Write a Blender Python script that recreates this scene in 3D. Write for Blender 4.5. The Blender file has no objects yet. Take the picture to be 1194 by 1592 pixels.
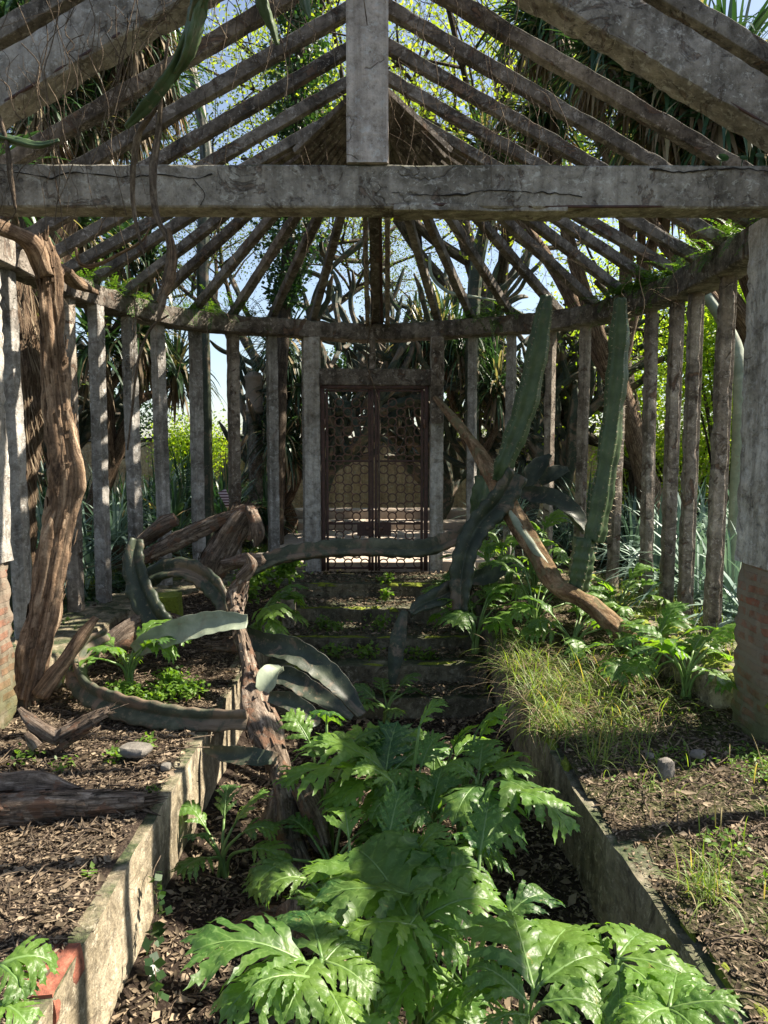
import bpy, math, random
import numpy as np
from mathutils import Vector
R = math.radians
scene = bpy.context.scene
C = scene.collection

# ------------------------------------------------------------------ camera, sky, sun, exposure
CAMZ = 1.6
PITCH = 4.97
cam_d = bpy.data.cameras.new('camera')
cam_d.sensor_fit = 'VERTICAL'; cam_d.sensor_height = 36; cam_d.sensor_width = 27; cam_d.lens = 25
cam_d.clip_start = .05; cam_d.clip_end = 2000
cam = bpy.data.objects.new('camera', cam_d); C.objects.link(cam)
cam.location = (0, 0, CAMZ); cam.rotation_euler = (R(90 - PITCH), 0, 0)
scene.camera = cam
SUN_EL, SUN_AZ = 49.0, 75.0         # azimuth measured from +Y (straight ahead) towards +X (right)
sd = Vector((math.sin(R(SUN_AZ)) * math.cos(R(SUN_EL)), math.cos(R(SUN_AZ)) * math.cos(R(SUN_EL)), math.sin(R(SUN_EL))))
w = bpy.data.worlds.new('World'); scene.world = w; w.use_nodes = True
nt = w.node_tree; nt.nodes.clear()
sky = nt.nodes.new('ShaderNodeTexSky'); sky.sky_type = 'NISHITA'; sky.sun_disc = False
sky.sun_elevation = R(SUN_EL); sky.sun_rotation = R(SUN_AZ)
hs = nt.nodes.new('ShaderNodeHueSaturation'); hs.inputs['Saturation'].default_value = .85
bg = nt.nodes.new('ShaderNodeBackground'); bg.inputs[1].default_value = .07
wo = nt.nodes.new('ShaderNodeOutputWorld')
nt.links.new(sky.outputs[0], hs.inputs['Color']); nt.links.new(hs.outputs[0], bg.inputs[0]); nt.links.new(bg.outputs[0], wo.inputs[0])
sl = bpy.data.lights.new('sun', 'SUN'); sl.energy = 5.0; sl.angle = R(.5); sl.color = (1, .90, .76)
so = bpy.data.objects.new('sun', sl); C.objects.link(so)
so.rotation_euler = sd.to_track_quat('Z', 'Y').to_euler(); so.location = (10, 6, 12)
scene.view_settings.view_transform = 'Standard'; scene.view_settings.look = 'None'
scene.view_settings.exposure = 1.65; scene.view_settings.gamma = 1
scene.render.engine = 'CYCLES'
cy = scene.cycles
cy.max_bounces = 5; cy.diffuse_bounces = 3; cy.glossy_bounces = 2; cy.transmission_bounces = 3; cy.transparent_max_bounces = 4
cy.use_denoising = True

F = 1105.6
_c, _s = math.cos(R(PITCH)), math.sin(R(PITCH))
def at(x, y, D):
    """pixel of the 1194x1592 photograph + distance along +Y -> world point"""
    r = ((x - 597) / F, _c - (y - 796) / F * _s, -_s - (y - 796) / F * _c)
    k = D / r[1]
    return np.array((r[0] * k, D, CAMZ + r[2] * k))
def atz(x, y, z):
    r = ((x - 597) / F, _c - (y - 796) / F * _s, -_s - (y - 796) / F * _c); k = (z - CAMZ) / r[2]
    return np.array((r[0] * k, r[1] * k, z))
def path(pts): return np.array([at(*p) for p in pts])

# ------------------------------------------------------------------ numpy noise
_rs = np.random.RandomState(7)
_perm = _rs.rand(64, 64, 64)
def vnoise(P, scale=1., seed=0):
    P = np.asarray(P, float) * scale + seed * 17.31 + 100
    i = np.floor(P).astype(int); f = P - i; f = f * f * (3 - 2 * f)
    i &= 63; j = (i + 1) & 63
    x0, y0, z0 = i.T; x1, y1, z1 = j.T; fx, fy, fz = f.T
    g = _perm
    c00 = g[x0, y0, z0] * (1 - fx) + g[x1, y0, z0] * fx; c10 = g[x0, y1, z0] * (1 - fx) + g[x1, y1, z0] * fx
    c01 = g[x0, y0, z1] * (1 - fx) + g[x1, y0, z1] * fx; c11 = g[x0, y1, z1] * (1 - fx) + g[x1, y1, z1] * fx
    return ((c00 * (1 - fy) + c10 * fy) * (1 - fz) + (c01 * (1 - fy) + c11 * fy) * fz) * 2 - 1
def fbm(P, scale=1., seed=0, o=3):
    a = 0; k = 1.; t = 0
    for q in range(o):
        a = a + vnoise(P, scale * 2 ** q, seed + q * 3.7) * k; t += k; k *= .5
    return a / t

# ------------------------------------------------------------------ mesh helper
class MB:
    def __init__(s): s.V = []; s.U = []; s.Q = []; s.T = []; s.n = 0
    def add(s, V, Q=None, T=None, UV=None):
        V = np.asarray(V, float).reshape(-1, 3)
        s.V.append(V); s.U.append(np.zeros((len(V), 2)) if UV is None else np.asarray(UV, float).reshape(-1, 2))
        if Q is not None and len(Q): s.Q.append(np.asarray(Q, int).reshape(-1, 4) + s.n)
        if T is not None and len(T): s.T.append(np.asarray(T, int).reshape(-1, 3) + s.n)
        s.n += len(V)
    def build(s, name, mat, parent=None, smooth=True, loc=None):
        V = np.concatenate(s.V); U = np.concatenate(s.U)
        Q = np.concatenate(s.Q) if s.Q else np.zeros((0, 4), int)
        T = np.concatenate(s.T) if s.T else np.zeros((0, 3), int)
        org = np.zeros(3)
        if parent is not None: org = np.array(parent['_org'])
        elif loc is not None: org = np.asarray(loc, float)
        me = bpy.data.meshes.new(name)
        me.vertices.add(len(V)); me.vertices.foreach_set('co', (V - org).ravel())
        L = np.concatenate([Q.ravel(), T.ravel()])
        me.loops.add(len(L)); me.loops.foreach_set('vertex_index', L)
        me.polygons.add(len(Q) + len(T))
        st = np.concatenate([np.arange(len(Q)) * 4, len(Q) * 4 + np.arange(len(T)) * 3])
        me.polygons.foreach_set('loop_start', st)
        me.polygons.foreach_set('loop_total', np.concatenate([np.full(len(Q), 4), np.full(len(T), 3)]))
        me.polygons.foreach_set('use_smooth', np.full(len(Q) + len(T), smooth))
        uv = me.uv_layers.new(name='UVMap'); uv.data.foreach_set('uv', U[L].ravel())
        me.update(calc_edges=True); me.validate()
        if smooth and ('concrete' in mat.name or 'plaster' in mat.name or 'wall' in mat.name): me.set_sharp_from_angle(angle=.55)
        me.materials.append(mat)
        o = bpy.data.objects.new(name, me); C.objects.link(o)
        if parent is not None:
            o.parent = parent
        else:
            o.location = tuple(org)
        return o

def thing(name, label, cat, loc=(0, 0, 0), group=None):
    o = bpy.data.objects.new(name, None); C.objects.link(o); o.location = tuple(loc)
    o.empty_display_size = .1
    o['label'] = label; o['category'] = cat; o['_org'] = [float(a) for a in loc]
    if group: o['group'] = group
    return o
def tag(o, label=None, cat=None, group=None, kind=None):
    if label: o['label'] = label
    if cat: o['category'] = cat
    if group: o['group'] = group
    if kind: o['kind'] = kind
    return o
def copy_tree(o, parent=None):
    c = o.copy(); C.objects.link(c); c.parent = parent
    for ch in list(o.children): copy_tree(ch, c)
    return c

def smooth_path(P, n, rad=None):
    """Catmull-Rom resample"""
    P = np.asarray(P, float); m = len(P)
    if rad is not None: P = np.hstack([P, np.asarray(rad, float).reshape(-1, 1)])
    E = np.vstack([2 * P[0] - P[1], P, 2 * P[-1] - P[-2]])
    t = np.linspace(0, m - 1 - 1e-6, n); i = t.astype(int); f = (t - i)[:, None]
    a, b, c, d = E[i], E[i + 1], E[i + 2], E[i + 3]
    r = .5 * ((2 * b) + (-a + c) * f + (2 * a - 5 * b + 4 * c - d) * f ** 2 + (-a + 3 * b - 3 * c + d) * f ** 3)
    return (r[:, :3], np.maximum(r[:, 3], 1e-4)) if rad is not None else r
def frames(P, up=(0, 0, 1)):
    T = np.gradient(P, axis=0); T /= np.linalg.norm(T, axis=1)[:, None] + 1e-12
    up = np.array(up, float)
    n = up - T[0] * T[0].dot(up)
    if np.linalg.norm(n) < 1e-3: n = np.cross(T[0], (1, 0, .1))
    n /= np.linalg.norm(n); N = [n]
    for k in range(1, len(P)):
        n = n - T[k] * T[k].dot(n); n /= np.linalg.norm(n); N.append(n)
    N = np.array(N); B = np.cross(T, N)
    return T, N, B
def sweep(mb, P, prof, up=(0, 0, 1), cap=True, uvscale=1.):
    """prof: (n,m,2) offsets (B,N)"""
    n, m = prof.shape[:2]
    T, N, B = frames(P, up)
    V = P[:, None, :] + prof[:, :, 0:1] * B[:, None, :] + prof[:, :, 1:2] * N[:, None, :]
    L = np.concatenate([[0], np.cumsum(np.linalg.norm(np.diff(P, axis=0), axis=1))])
    r = np.linalg.norm(prof, axis=2).mean()
    u = np.arange(m) / m * 2 * math.pi * r
    UV = np.stack([np.broadcast_to(u, (n, m)), np.broadcast_to(L[:, None], (n, m))], -1)
    i = np.arange(n - 1)[:, None] * m; j = np.arange(m)[None]; k = (j + 1) % m
    Q = np.stack([i + j, i + k, i + m + k, i + m + j], -1).reshape(-1, 4)
    V = V.reshape(-1, 3); UV = UV.reshape(-1, 2); T3 = []
    if cap:
        V = np.vstack([V, P[0], P[-1]]); UV = np.vstack([UV, (0, 0), (0, L[-1])])
        a = n * m; b = a + 1; j = np.arange(m); k = (j + 1) % m
        T3 = np.vstack([np.stack([k, j, np.full(m, a)], -1), np.stack([(n - 1) * m + j, (n - 1) * m + k, np.full(m, b)], -1)])
    mb.add(V, Q, T3, UV)
def tube(mb, pts, rad, sides=8, n=None, rough=0., rs=6., seed=0, ribs=None, cap=True, sm=True):
    pts = np.asarray(pts, float)
    rad = np.full(len(pts), rad, float) if np.isscalar(rad) else np.asarray(rad, float)
    n = n or max(4, len(pts) * 3)
    if sm and len(pts) > 2: P, r = smooth_path(pts, n, rad)
    elif sm:
        t = np.linspace(0, 1, n)[:, None]; P = pts[0] * (1 - t) + pts[-1] * t; r = rad[0] * (1 - t[:, 0]) + rad[-1] * t[:, 0]
    else: P, r = pts, rad
    th = np.arange(sides) / sides * 2 * math.pi
    rr = r[:, None] * np.ones(sides)
    if ribs is not None: rr = rr * ribs(th[None, :], np.linspace(0, 1, len(P))[:, None], P)
    pr = np.stack([rr * np.cos(th), rr * np.sin(th)], -1)
    if rough:
        q = np.stack([np.cos(th) * np.ones((len(P), 1)), np.sin(th) * np.ones((len(P), 1)), np.cumsum(np.r_[0, np.linalg.norm(np.diff(P, axis=0), axis=1)])[:, None] * np.ones(sides) * rs], -1)
        d = fbm((q * np.array([1.6, 1.6, 1])).reshape(-1, 3), 1, seed, 3).reshape(len(P), sides)
        pr = pr * (1 + rough * d)[..., None]
    sweep(mb, P, pr, cap=cap)

def beam(mb, p0, p1, wd, ht, up=(0, 0, 1), seed=0, erode=.008, chip=0., seg=.05, sub=4, bow=0., curve=None):
    """old concrete member: rectangular section with worn edges, noise and chipped corners"""
    if curve is None:
        p0 = np.asarray(p0, float); p1 = np.asarray(p1, float); L = np.linalg.norm(p1 - p0); n = max(4, int(L / seg))
        t = np.linspace(0, 1, n)[:, None]; P = p0 * (1 - t) + p1 * t
        P[:, 2] += bow * np.sin(t[:, 0] * math.pi)
    else:
        P = curve; n = len(P); 
    L = np.linalg.norm(np.diff(P, axis=0), axis=1).sum()
    b = min(wd, ht) * .05
    xs = np.linspace(-wd / 2 + b, wd / 2 - b, sub); zs = np.linspace(-ht / 2 + b, ht / 2 - b, sub)
    pr = [(x, -ht / 2) for x in xs] + [(wd / 2, z) for z in zs] + [(x, ht / 2) for x in xs[::-1]] + [(-wd / 2, z) for z in zs[::-1]]
    pr = np.array(pr); m = len(pr)
    prof = np.broadcast_to(pr, (n, m, 2)).copy()
    s = np.linspace(0, L, n)
    q = np.stack([np.broadcast_to(pr[:, 0], (n, m)), np.broadcast_to(pr[:, 1], (n, m)), np.broadcast_to(s[:, None], (n, m))], -1).reshape(-1, 3)
    d = fbm(q, 11, seed, 3).reshape(n, m); d2 = fbm(q, 3.2, seed + 5, 3).reshape(n, m)
    corner = (np.abs(pr[:, 0]) / wd * 2 + np.abs(pr[:, 1]) / ht * 2) / 2
    corner = np.clip((corner - .72) / .28, 0, 1)
    k = 1 + .45 * erode / (min(wd, ht) / 2) * d - chip * np.clip(d2 - .12, 0, .5) * corner * 1.6 - chip * .5 * np.clip(d2 - .3, 0, 1)
    d3 = vnoise(q, 34, seed + 11).reshape(n, m); d4 = vnoise(q * np.array((1, 1, .25)), 26, seed + 13).reshape(n, m)
    k = k - (chip * 1.6 + erode * 1.4) * np.clip(d3 + .15, 0, 1) * corner - chip * .9 * np.clip(d4 - .25, 0, 1)
    prof *= k[..., None]
    sweep(mb, P, prof, up=up)

def box(mb, c, s, rz=0, seed=0, rough=.0, div=1):
    c = np.asarray(c, float); s = np.asarray(s, float)
    n = div + 1
    V = []; Q = []
    base = 0
    g = np.linspace(-.5, .5, n)
    for ax in range(3):
        for sg in (-1, 1):
            a, b = [(1, 2), (2, 0), (0, 1)][ax]
            G, H = np.meshgrid(g, g, indexing='ij')
            v = np.zeros((n * n, 3)); v[:, ax] = sg * .5; v[:, a] = G.ravel(); v[:, b] = H.ravel()
            i = (np.arange(n - 1)[:, None] * n + np.arange(n - 1)).ravel()
            q = np.stack([i, i + n, i + n + 1, i + 1], -1)
            if sg < 0: q = q[:, ::-1]
            V.append(v); Q.append(q + base); base += n * n
    V = np.vstack(V) * s
    if rough:
        r = np.linalg.norm(V / s, axis=1, keepdims=True)
        V = V * (1 - .0 * r) + rough * np.stack([fbm(V + k * 9.1, 7, seed + k, 3) for k in range(3)], -1)
    cz, sz = math.cos(rz), math.sin(rz)
    V = np.stack([V[:, 0] * cz - V[:, 1] * sz, V[:, 0] * sz + V[:, 1] * cz, V[:, 2]], -1) + c
    mb.add(V, np.vstack(Q), None, V[:, [0, 2]])

# ------------------------------------------------------------------ materials
def M(name): 
    m = bpy.data.materials.new(name); m.use_nodes = True; n = m.node_tree; n.nodes.clear()
    o = n.nodes.new('ShaderNodeOutputMaterial'); b = n.nodes.new('ShaderNodeBsdfPrincipled')
    n.links.new(b.outputs[0], o.inputs[0]); return m, n, b, o
def N(n, t, **k):
    a = n.nodes.new('ShaderNode' + t)
    for q, v in k.items():
        if q.startswith('i_'): a.inputs[q[2:].replace('_', ' ')].default_value = v
        elif q.startswith('n'): a.inputs[int(q[1:])].default_value = v
        else: setattr(a, q, v)
    return a
def ramp(n, src, stops):
    r = n.nodes.new('ShaderNodeValToRGB'); e = r.color_ramp.elements
    while len(e) < len(stops): e.new(.5)
    for a, (p, c) in zip(e, stops): a.position = p; a.color = (*c, 1) if len(c) == 3 else c
    n.links.new(src, r.inputs[0]); return r.outputs[0]
def mix(n, f, a, b, bt='MIX'):
    m = n.nodes.new('ShaderNodeMix'); m.data_type = 'RGBA'; m.blend_type = bt
    for s, v in ((0, f), (6, a), (7, b)):
        if hasattr(v, 'node'): n.links.new(v, m.inputs[s])
        else: m.inputs[s].default_value = v if s == 0 else (*v, 1)
    return m.outputs[2]
def math_(n, op, a, b=0.):
    m = n.nodes.new('ShaderNodeMath'); m.operation = op
    for s, v in ((0, a), (1, b)):
        if hasattr(v, 'node'): n.links.new(v, m.inputs[s])
        else: m.inputs[s].default_value = v
    return m.outputs[0]
def coords(n, kind='Object', sc=(1, 1, 1)):
    t = n.nodes.new('ShaderNodeTexCoord'); mp = n.nodes.new('ShaderNodeMapping'); mp.inputs['Scale'].default_value = sc
    n.links.new(t.outputs[kind], mp.inputs[0]); return mp.outputs[0]
def noise(n, co, s, d=6, r=.6, dist=0.):
    a = N(n, 'TexNoise', i_Scale=s, i_Detail=d, i_Roughness=r, i_Distortion=dist); n.links.new(co, a.inputs[0]); return a.outputs[0]
def bump(n, b, h, st, dist=.02):
    a = N(n, 'Bump', i_Strength=st, i_Distance=dist); n.links.new(h, a.inputs['Height']); n.links.new(a.outputs[0], b.inputs['Normal']); return a
def up_mask(n, lo=.35, hi=.8):
    g = n.nodes.new('ShaderNodeNewGeometry'); s = n.nodes.new('ShaderNodeSeparateXYZ'); n.links.new(g.outputs['Normal'], s.inputs[0])
    r = N(n, 'MapRange'); n.links.new(s.outputs[2], r.inputs[0]); r.inputs[1].default_value = lo; r.inputs[2].default_value = hi
    return r.outputs[0]

def concrete(name, light, mid, dark, moss=.4, wear=.5, pos=True, brickish=None, uvk=False, blk_k=.85):
    m, n, b, o = M(name)
    co = coords(n, 'Object')
    n1 = noise(n, co, 2.3, 8, .65, .4); n2 = noise(n, co, 13, 8, .7); n3 = noise(n, co, 55, 4, .6)
    base = ramp(n, n1, [(.3, dark), (.47, mid), (.62, light), (.8, tuple(c * 1.15 for c in light))])
    fine = ramp(n, n2, [(.3, (.35, .33, .3)), (.5, (.85, .84, .82)), (.7, (1.15, 1.12, 1.08))])
    c = mix(n, .9, base, fine, 'MULTIPLY')
    spk = ramp(n, n3, [(.33, (.35, .32, .28)), (.42, (1, 1, 1))])
    c = mix(n, .45, c, spk, 'MULTIPLY')
    lc = ramp(n, noise(n, co, 21, 5, .75, .6), [(.56, (0, 0, 0)), (.60, (1, 1, 1))])
    c = mix(n, math_(n, 'MULTIPLY', lc, .55), c, tuple(min(.62, x * 1.25 + .07) for x in light))
    blk = ramp(n, noise(n, co, 5.5, 8, .78, 1.), [(.36, (.22, .2, .17)), (.50, (1, 1, 1))])
    c = mix(n, blk_k, c, blk, 'MULTIPLY')
    # vertical weather streaks
    st = noise(n, coords(n, 'Object', (14, 14, .8)), 1, 5, .6)
    c = mix(n, .6, c, ramp(n, st, [(.35, (.35, .33, .30)), (.55, (1, 1, 1))]), 'MULTIPLY')
    # rust-brown worn patches where the render is gone
    wr = ramp(n, noise(n, co, 4.3, 7, .75, 1.2), [(.57, (0, 0, 0)), (.61, (1, 1, 1))])
    wc = ramp(n, n2, [(.3, (.05, .03, .02)), (.55, (.16, .10, .065)), (.75, (.3, .22, .15))])
    c = mix(n, math_(n, 'MULTIPLY', wr, wear), c, wc)
    # dark algae and moss on upward faces
    um = up_mask(n, .15, .8)
    mn = ramp(n, noise(n, co, 6, 6, .7), [(.35, (0, 0, 0)), (.6, (1, 1, 1))])
    mc = ramp(n, n3, [(.3, (.012, .02, .008)), (.7, (.06, .085, .025))])
    c = mix(n, math_(n, 'MULTIPLY', math_(n, 'MULTIPLY', um, mn), moss), c, mc)
    # fine cracks
    v = N(n, 'TexVoronoi', feature='DISTANCE_TO_EDGE', i_Scale=1.3)
    dn = mix(n, .25, co, N_color(n, co, 7))
    n.links.new(dn, v.inputs[0])
    cr = ramp(n, math_(n, 'ADD', v.outputs[0], ramp(n, n1, [(.45, (0, 0, 0)), (.55, (.05, .05, .05))])), [(.0, (.12, .1, .08)), (.008, (1, 1, 1))])
    c = mix(n, .6, c, cr, 'MULTIPLY')
    n.links.new(c, b.inputs[0]); b.inputs['Roughness'].default_value = .93
    h = math_(n, 'ADD', math_(n, 'ADD', n2, math_(n, 'MULTIPLY', n3, .35)), math_(n, 'MULTIPLY', wr, -.9 * wear))
    h = math_(n, 'ADD', h, math_(n, 'MULTIPLY', cr, .4))
    bump(n, b, h, .95, .018)
    return m
def N_color(n, co, s):
    a = N(n, 'TexNoise', i_Scale=s, i_Detail=3); n.links.new(co, a.inputs[0]); return a.outputs[1]

M_beam = concrete('weathered_concrete', (.46, .42, .37), (.33, .295, .25), (.12, .105, .08), .9, .6, blk_k=.4)
M_dark = concrete('sooty_concrete', (.30, .265, .225), (.16, .135, .11), (.045, .036, .027), .9, .85)
M_post = concrete('post_concrete', (.46, .445, .42), (.33, .315, .29), (.16, .15, .13), .3, .3, blk_k=.6)
M_postbrown = concrete('rotten_post_concrete', (.42, .37, .31), (.27, .225, .18), (.11, .085, .06), .2, 1., blk_k=.6)
M_plaster = concrete('plaster', (.62, .60, .56), (.5, .47, .42), (.26, .24, .19), .6, .25, blk_k=.45)
M_king = concrete('king_post_plaster', (.70, .63, .59), (.62, .55, .51), (.46, .41, .38), .2, .0, blk_k=.12)
M_wall = concrete('wall_concrete', (.45, .39, .28), (.32, .27, .18), (.13, .115, .075), 1., .15)
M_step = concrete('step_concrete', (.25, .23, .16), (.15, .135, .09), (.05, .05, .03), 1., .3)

def brick_mat():
    m, n, b, o = M('old_brick'); co = coords(n, 'Object')
    t = n.nodes.new('ShaderNodeTexCoord'); s = n.nodes.new('ShaderNodeSeparateXYZ'); n.links.new(t.outputs['Object'], s.inputs[0])
    cb = n.nodes.new('ShaderNodeCombineXYZ'); n.links.new(math_(n, 'ADD', s.outputs[0], s.outputs[1]), cb.inputs[0]); n.links.new(s.outputs[2], cb.inputs[1])
    k = N(n, 'TexBrick', i_Scale=1.0); k.inputs['Brick Width'].default_value = .24; k.inputs['Row Height'].default_value = .07
    k.inputs['Mortar Size'].default_value = .016; k.inputs['Color1'].default_value = (.30, .12, .075, 1); k.inputs['Color2'].default_value = (.24, .15, .10, 1)
    k.inputs['Mortar'].default_value = (.25, .21, .16, 1)
    n.links.new(mix(n, .03, cb.outputs[0], N_color(n, co, 5)), k.inputs[0])
    n2 = noise(n, co, 9, 8, .7)
    c = mix(n, .85, k.outputs[0], ramp(n, n2, [(.3, (.3, .27, .22)), (.55, (.9, .85, .8)), (.75, (1.2, 1.15, 1.1))]), 'MULTIPLY')
    pl = ramp(n, noise(n, co, 3.1, 6, .7), [(.46, (0, 0, 0)), (.52, (1, 1, 1))])
    c = mix(n, math_(n, 'MULTIPLY', pl, .8), c, (.21, .17, .125))
    # green algae near the foot
    z = N(n, 'MapRange'); n.links.new(s.outputs[2], z.inputs[0]); z.inputs[1].default_value = .5; z.inputs[2].default_value = -.1
    gm = math_(n, 'MULTIPLY', z.outputs[0], ramp(n, noise(n, co, 5, 5), [(.3, (0, 0, 0)), (.5, (1, 1, 1))]))
    c = mix(n, gm, c, (.07, .09, .025))
    n.links.new(c, b.inputs[0]); b.inputs['Roughness'].default_value = .95
    bump(n, b, math_(n, 'ADD', math_(n, 'MULTIPLY', k.outputs[1], -.6), n2), .8, .02)
    return m
M_brick = brick_mat()

def simple(name, c1, c2, scale=8, rough=.9, bs=.5, kind='Object', sc=(1, 1, 1), c3=None, spec=None):
    m, n, b, o = M(name); co = coords(n, kind, sc); h = noise(n, co, scale, 8, .68, .3)
    c = ramp(n, h, [(.3, c1), (.5, tuple((x + y) / 2 for x, y in zip(c1, c2))), (.7, c2)] if c3 is None else [(.3, c1), (.5, c2), (.68, c3)])
    n.links.new(c, b.inputs[0]); b.inputs['Roughness'].default_value = rough
    if spec is not None: b.inputs['Specular IOR Level'].default_value = spec
    if bs: bump(n, b, h, bs, .02)
    return m

def bark(name, c1, c2, c3, sc=(40, 5, 1), extra=None, bs=.9, moss=0.):
    m, n, b, o = M(name); co = coords(n, 'UV', sc); ob = coords(n, 'Object')
    h = noise(n, co, 1, 8, .7, .6); h2 = noise(n, ob, 5, 6, .65, .5); h3 = noise(n, ob, 38, 6, .75, .4)
    c = ramp(n, h, [(.34, c1), (.5, c2), (.64, c3)])
    c = mix(n, .6, c, ramp(n, h3, [(.34, (.25, .22, .2)), (.5, (1, 1, 1)), (.7, (1.3, 1.25, 1.2))]), 'MULTIPLY')
    c = mix(n, .75, c, ramp(n, h2, [(.3, (.3, .26, .22)), (.5, (.9, .9, .9)), (.7, (1.35, 1.3, 1.2))]), 'MULTIPLY')
    if extra:
        c = mix(n, ramp(n, noise(n, ob, 9, 4, .6, .8), [(.56, (0, 0, 0)), (.6, (1, 1, 1))]), c, extra)
    if moss:
        c = mix(n, math_(n, 'MULTIPLY', up_mask(n, .2, .9), moss), c, (.07, .1, .02))
    n.links.new(c, b.inputs[0]); b.inputs['Roughness'].default_value = .92; b.inputs['Specular IOR Level'].default_value = .2
    bump(n, b, math_(n, 'ADD', math_(n, 'ADD', h, math_(n, 'MULTIPLY', h2, .4)), math_(n, 'MULTIPLY', h3, .5)), bs, .03)
    return m
M_deadwood = bark('dead_wood', (.035, .026, .018), (.19, .145, .11), (.42, .35, .28), (44, 4, 1), (.17, .10, .065))
M_trunk = bark('peeling_trunk', (.04, .028, .02), (.25, .17, .11), (.52, .40, .28), (34, 2.4, 1))
M_bark = bark('tree_bark', (.02, .016, .012), (.07, .055, .04), (.14, .115, .09), (24, 5, 1))
M_shag = bark('shaggy_bark', (.03, .02, .012), (.15, .10, .065), (.34, .26, .18), (90, 6, 1))
M_logbark = bark('cactus_bark', (.10, .06, .035), (.25, .155, .09), (.42, .31, .20), (16, 6, 1), (.19, .16, .09), moss=.2)
M_vine = bark('dry_vine', (.06, .045, .032), (.17, .13, .095), (.32, .26, .19), (60, 10, 1))

def leaf_mat(name, ca, cb, trans, rough=.42, tr=.35, veins=False, dry=None, spec=.5, bs=.2):
    m, n, b, o = M(name)
    g = n.nodes.new('ShaderNodeNewGeometry')
    c = ramp(n, g.outputs['Random Per Island'], [(0., ca), (.55, tuple((x + y) / 2 for x, y in zip(ca, cb))), (1., cb)])
    ob = coords(n, 'Object'); nz = noise(n, ob, 7, 4, .6)
    c = mix(n, .5, c, ramp(n, nz, [(.3, (.6, .65, .6)), (.7, (1.3, 1.25, 1.1))]), 'MULTIPLY')
    h = nz
    if dry:
        f = ramp(n, g.outputs['Random Per Island'], [(.86, (0, 0, 0)), (.88, (1, 1, 1))]); c = mix(n, f, c, dry)
    if veins:
        t = n.nodes.new('ShaderNodeTexCoord'); s = n.nodes.new('ShaderNodeSeparateXYZ'); n.links.new(t.outputs['UV'], s.inputs[0])
        vf = ramp(n, s.outputs[0], [(.62, (0, 0, 0)), (.92, (1, 1, 1))])
        vv = N(n, 'TexVoronoi', feature='DISTANCE_TO_EDGE', i_Scale=34.); n.links.new(ob, vv.inputs[0])
        fine = ramp(n, vv.outputs[0], [(0., (1, 1, 1)), (.09, (0, 0, 0))])
        c = mix(n, math_(n, 'MULTIPLY', vf, .38), c, (.20, .32, .11))
        c = mix(n, math_(n, 'MULTIPLY', fine, .14), c, (.2, .3, .1))
        bl = ramp(n, noise(n, ob, 16, 5, .7, .5), [(.665, (0, 0, 0)), (.70, (1, 1, 1))]); c = mix(n, math_(n, 'MULTIPLY', bl, .7), c, (.26, .21, .07))
        c = mix(n, math_(n, 'MULTIPLY', ramp(n, noise(n, ob, 3.2, 3, .5), [(.4, (0, 0, 0)), (.62, (1, 1, 1))]), .35), c, (.17, .25, .035))
        h = math_(n, 'ADD', math_(n, 'MULTIPLY', vf, -1.), math_(n, 'MULTIPLY', fine, -.3))
    n.links.new(c, b.inputs[0]); b.inputs['Roughness'].default_value = rough; b.inputs['Specular IOR Level'].default_value = spec
    if bs: bump(n, b, h, bs, .01)
    if tr:
        tl = n.nodes.new('ShaderNodeBsdfTranslucent'); n.links.new(mix(n, 1., c, trans, 'MULTIPLY'), tl.inputs[0])
        ms = n.nodes.new('ShaderNodeMixShader'); ms.inputs[0].default_value = tr
        n.links.new(b.outputs[0], ms.inputs[1]); n.links.new(tl.outputs[0], ms.inputs[2]); n.links.new(ms.outputs[0], o.inputs[0])
    return m
L_acan = leaf_mat('acanthus_leaf', (.018, .066, .022), (.105, .21, .034), (2.9, 3.0, .65), .42, .36, True, spec=.42, bs=.12)
L_stalk = leaf_mat('green_stalk', (.12, .22, .06), (.2, .3, .1), (1.5, 1.6, .6), .4, .2)
L_tree = leaf_mat('tree_leaf', (.09, .15, .025), (.18, .24, .04), (2.8, 2.5, .8), .5, .55)
L_fine = leaf_mat('fine_leaf', (.045, .075, .025), (.10, .13, .04), (2.4, 2.4, 1.), .5, .45)
L_lime = leaf_mat('lime_leaf', (.14, .25, .025), (.25, .34, .045), (2.6, 2.4, .7), .5, .5)
L_ivy = leaf_mat('ivy_leaf', (.015, .045, .015), (.04, .085, .025), (2., 2.2, .8), .4, .3)
L_yucca = leaf_mat('yucca_leaf', (.018, .05, .022), (.05, .095, .04), (1.8, 2., .9), .38, .25, dry=(.27, .22, .13))
L_blue = leaf_mat('agave_leaf', (.11, .18, .15), (.24, .33, .28), (1.2, 1.4, 1.), .45, .18)
L_strap = leaf_mat('strap_leaf', (.02, .055, .03), (.06, .11, .055), (1.8, 2.1, 1.), .4, .25, dry=(.3, .22, .11))
L_dead = leaf_mat('dead_leaf', (.12, .085, .055), (.30, .24, .17), (1.5, 1.2, .8), .8, .15, spec=.2)
L_grass = leaf_mat('grass_blade', (.09, .16, .03), (.22, .30, .07), (2.0, 2.0, .6), .5, .4, dry=(.34, .28, .13))
L_weed = leaf_mat('weed_leaf', (.07, .15, .02), (.15, .25, .04), (2.2, 2.2, .6), .5, .4)
L_fern = leaf_mat('fern_leaf', (.03, .075, .015), (.09, .16, .03), (2.2, 2.2, .7), .5, .4)
L_litter = leaf_mat('litter_leaf', (.04, .03, .02), (.30, .235, .17), (1.2, 1.1, .8), .85, .05, spec=.15)
M_bud = simple('cactus_spine', (.45, .38, .25), (.6, .52, .36), 20, .7, 0)

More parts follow.
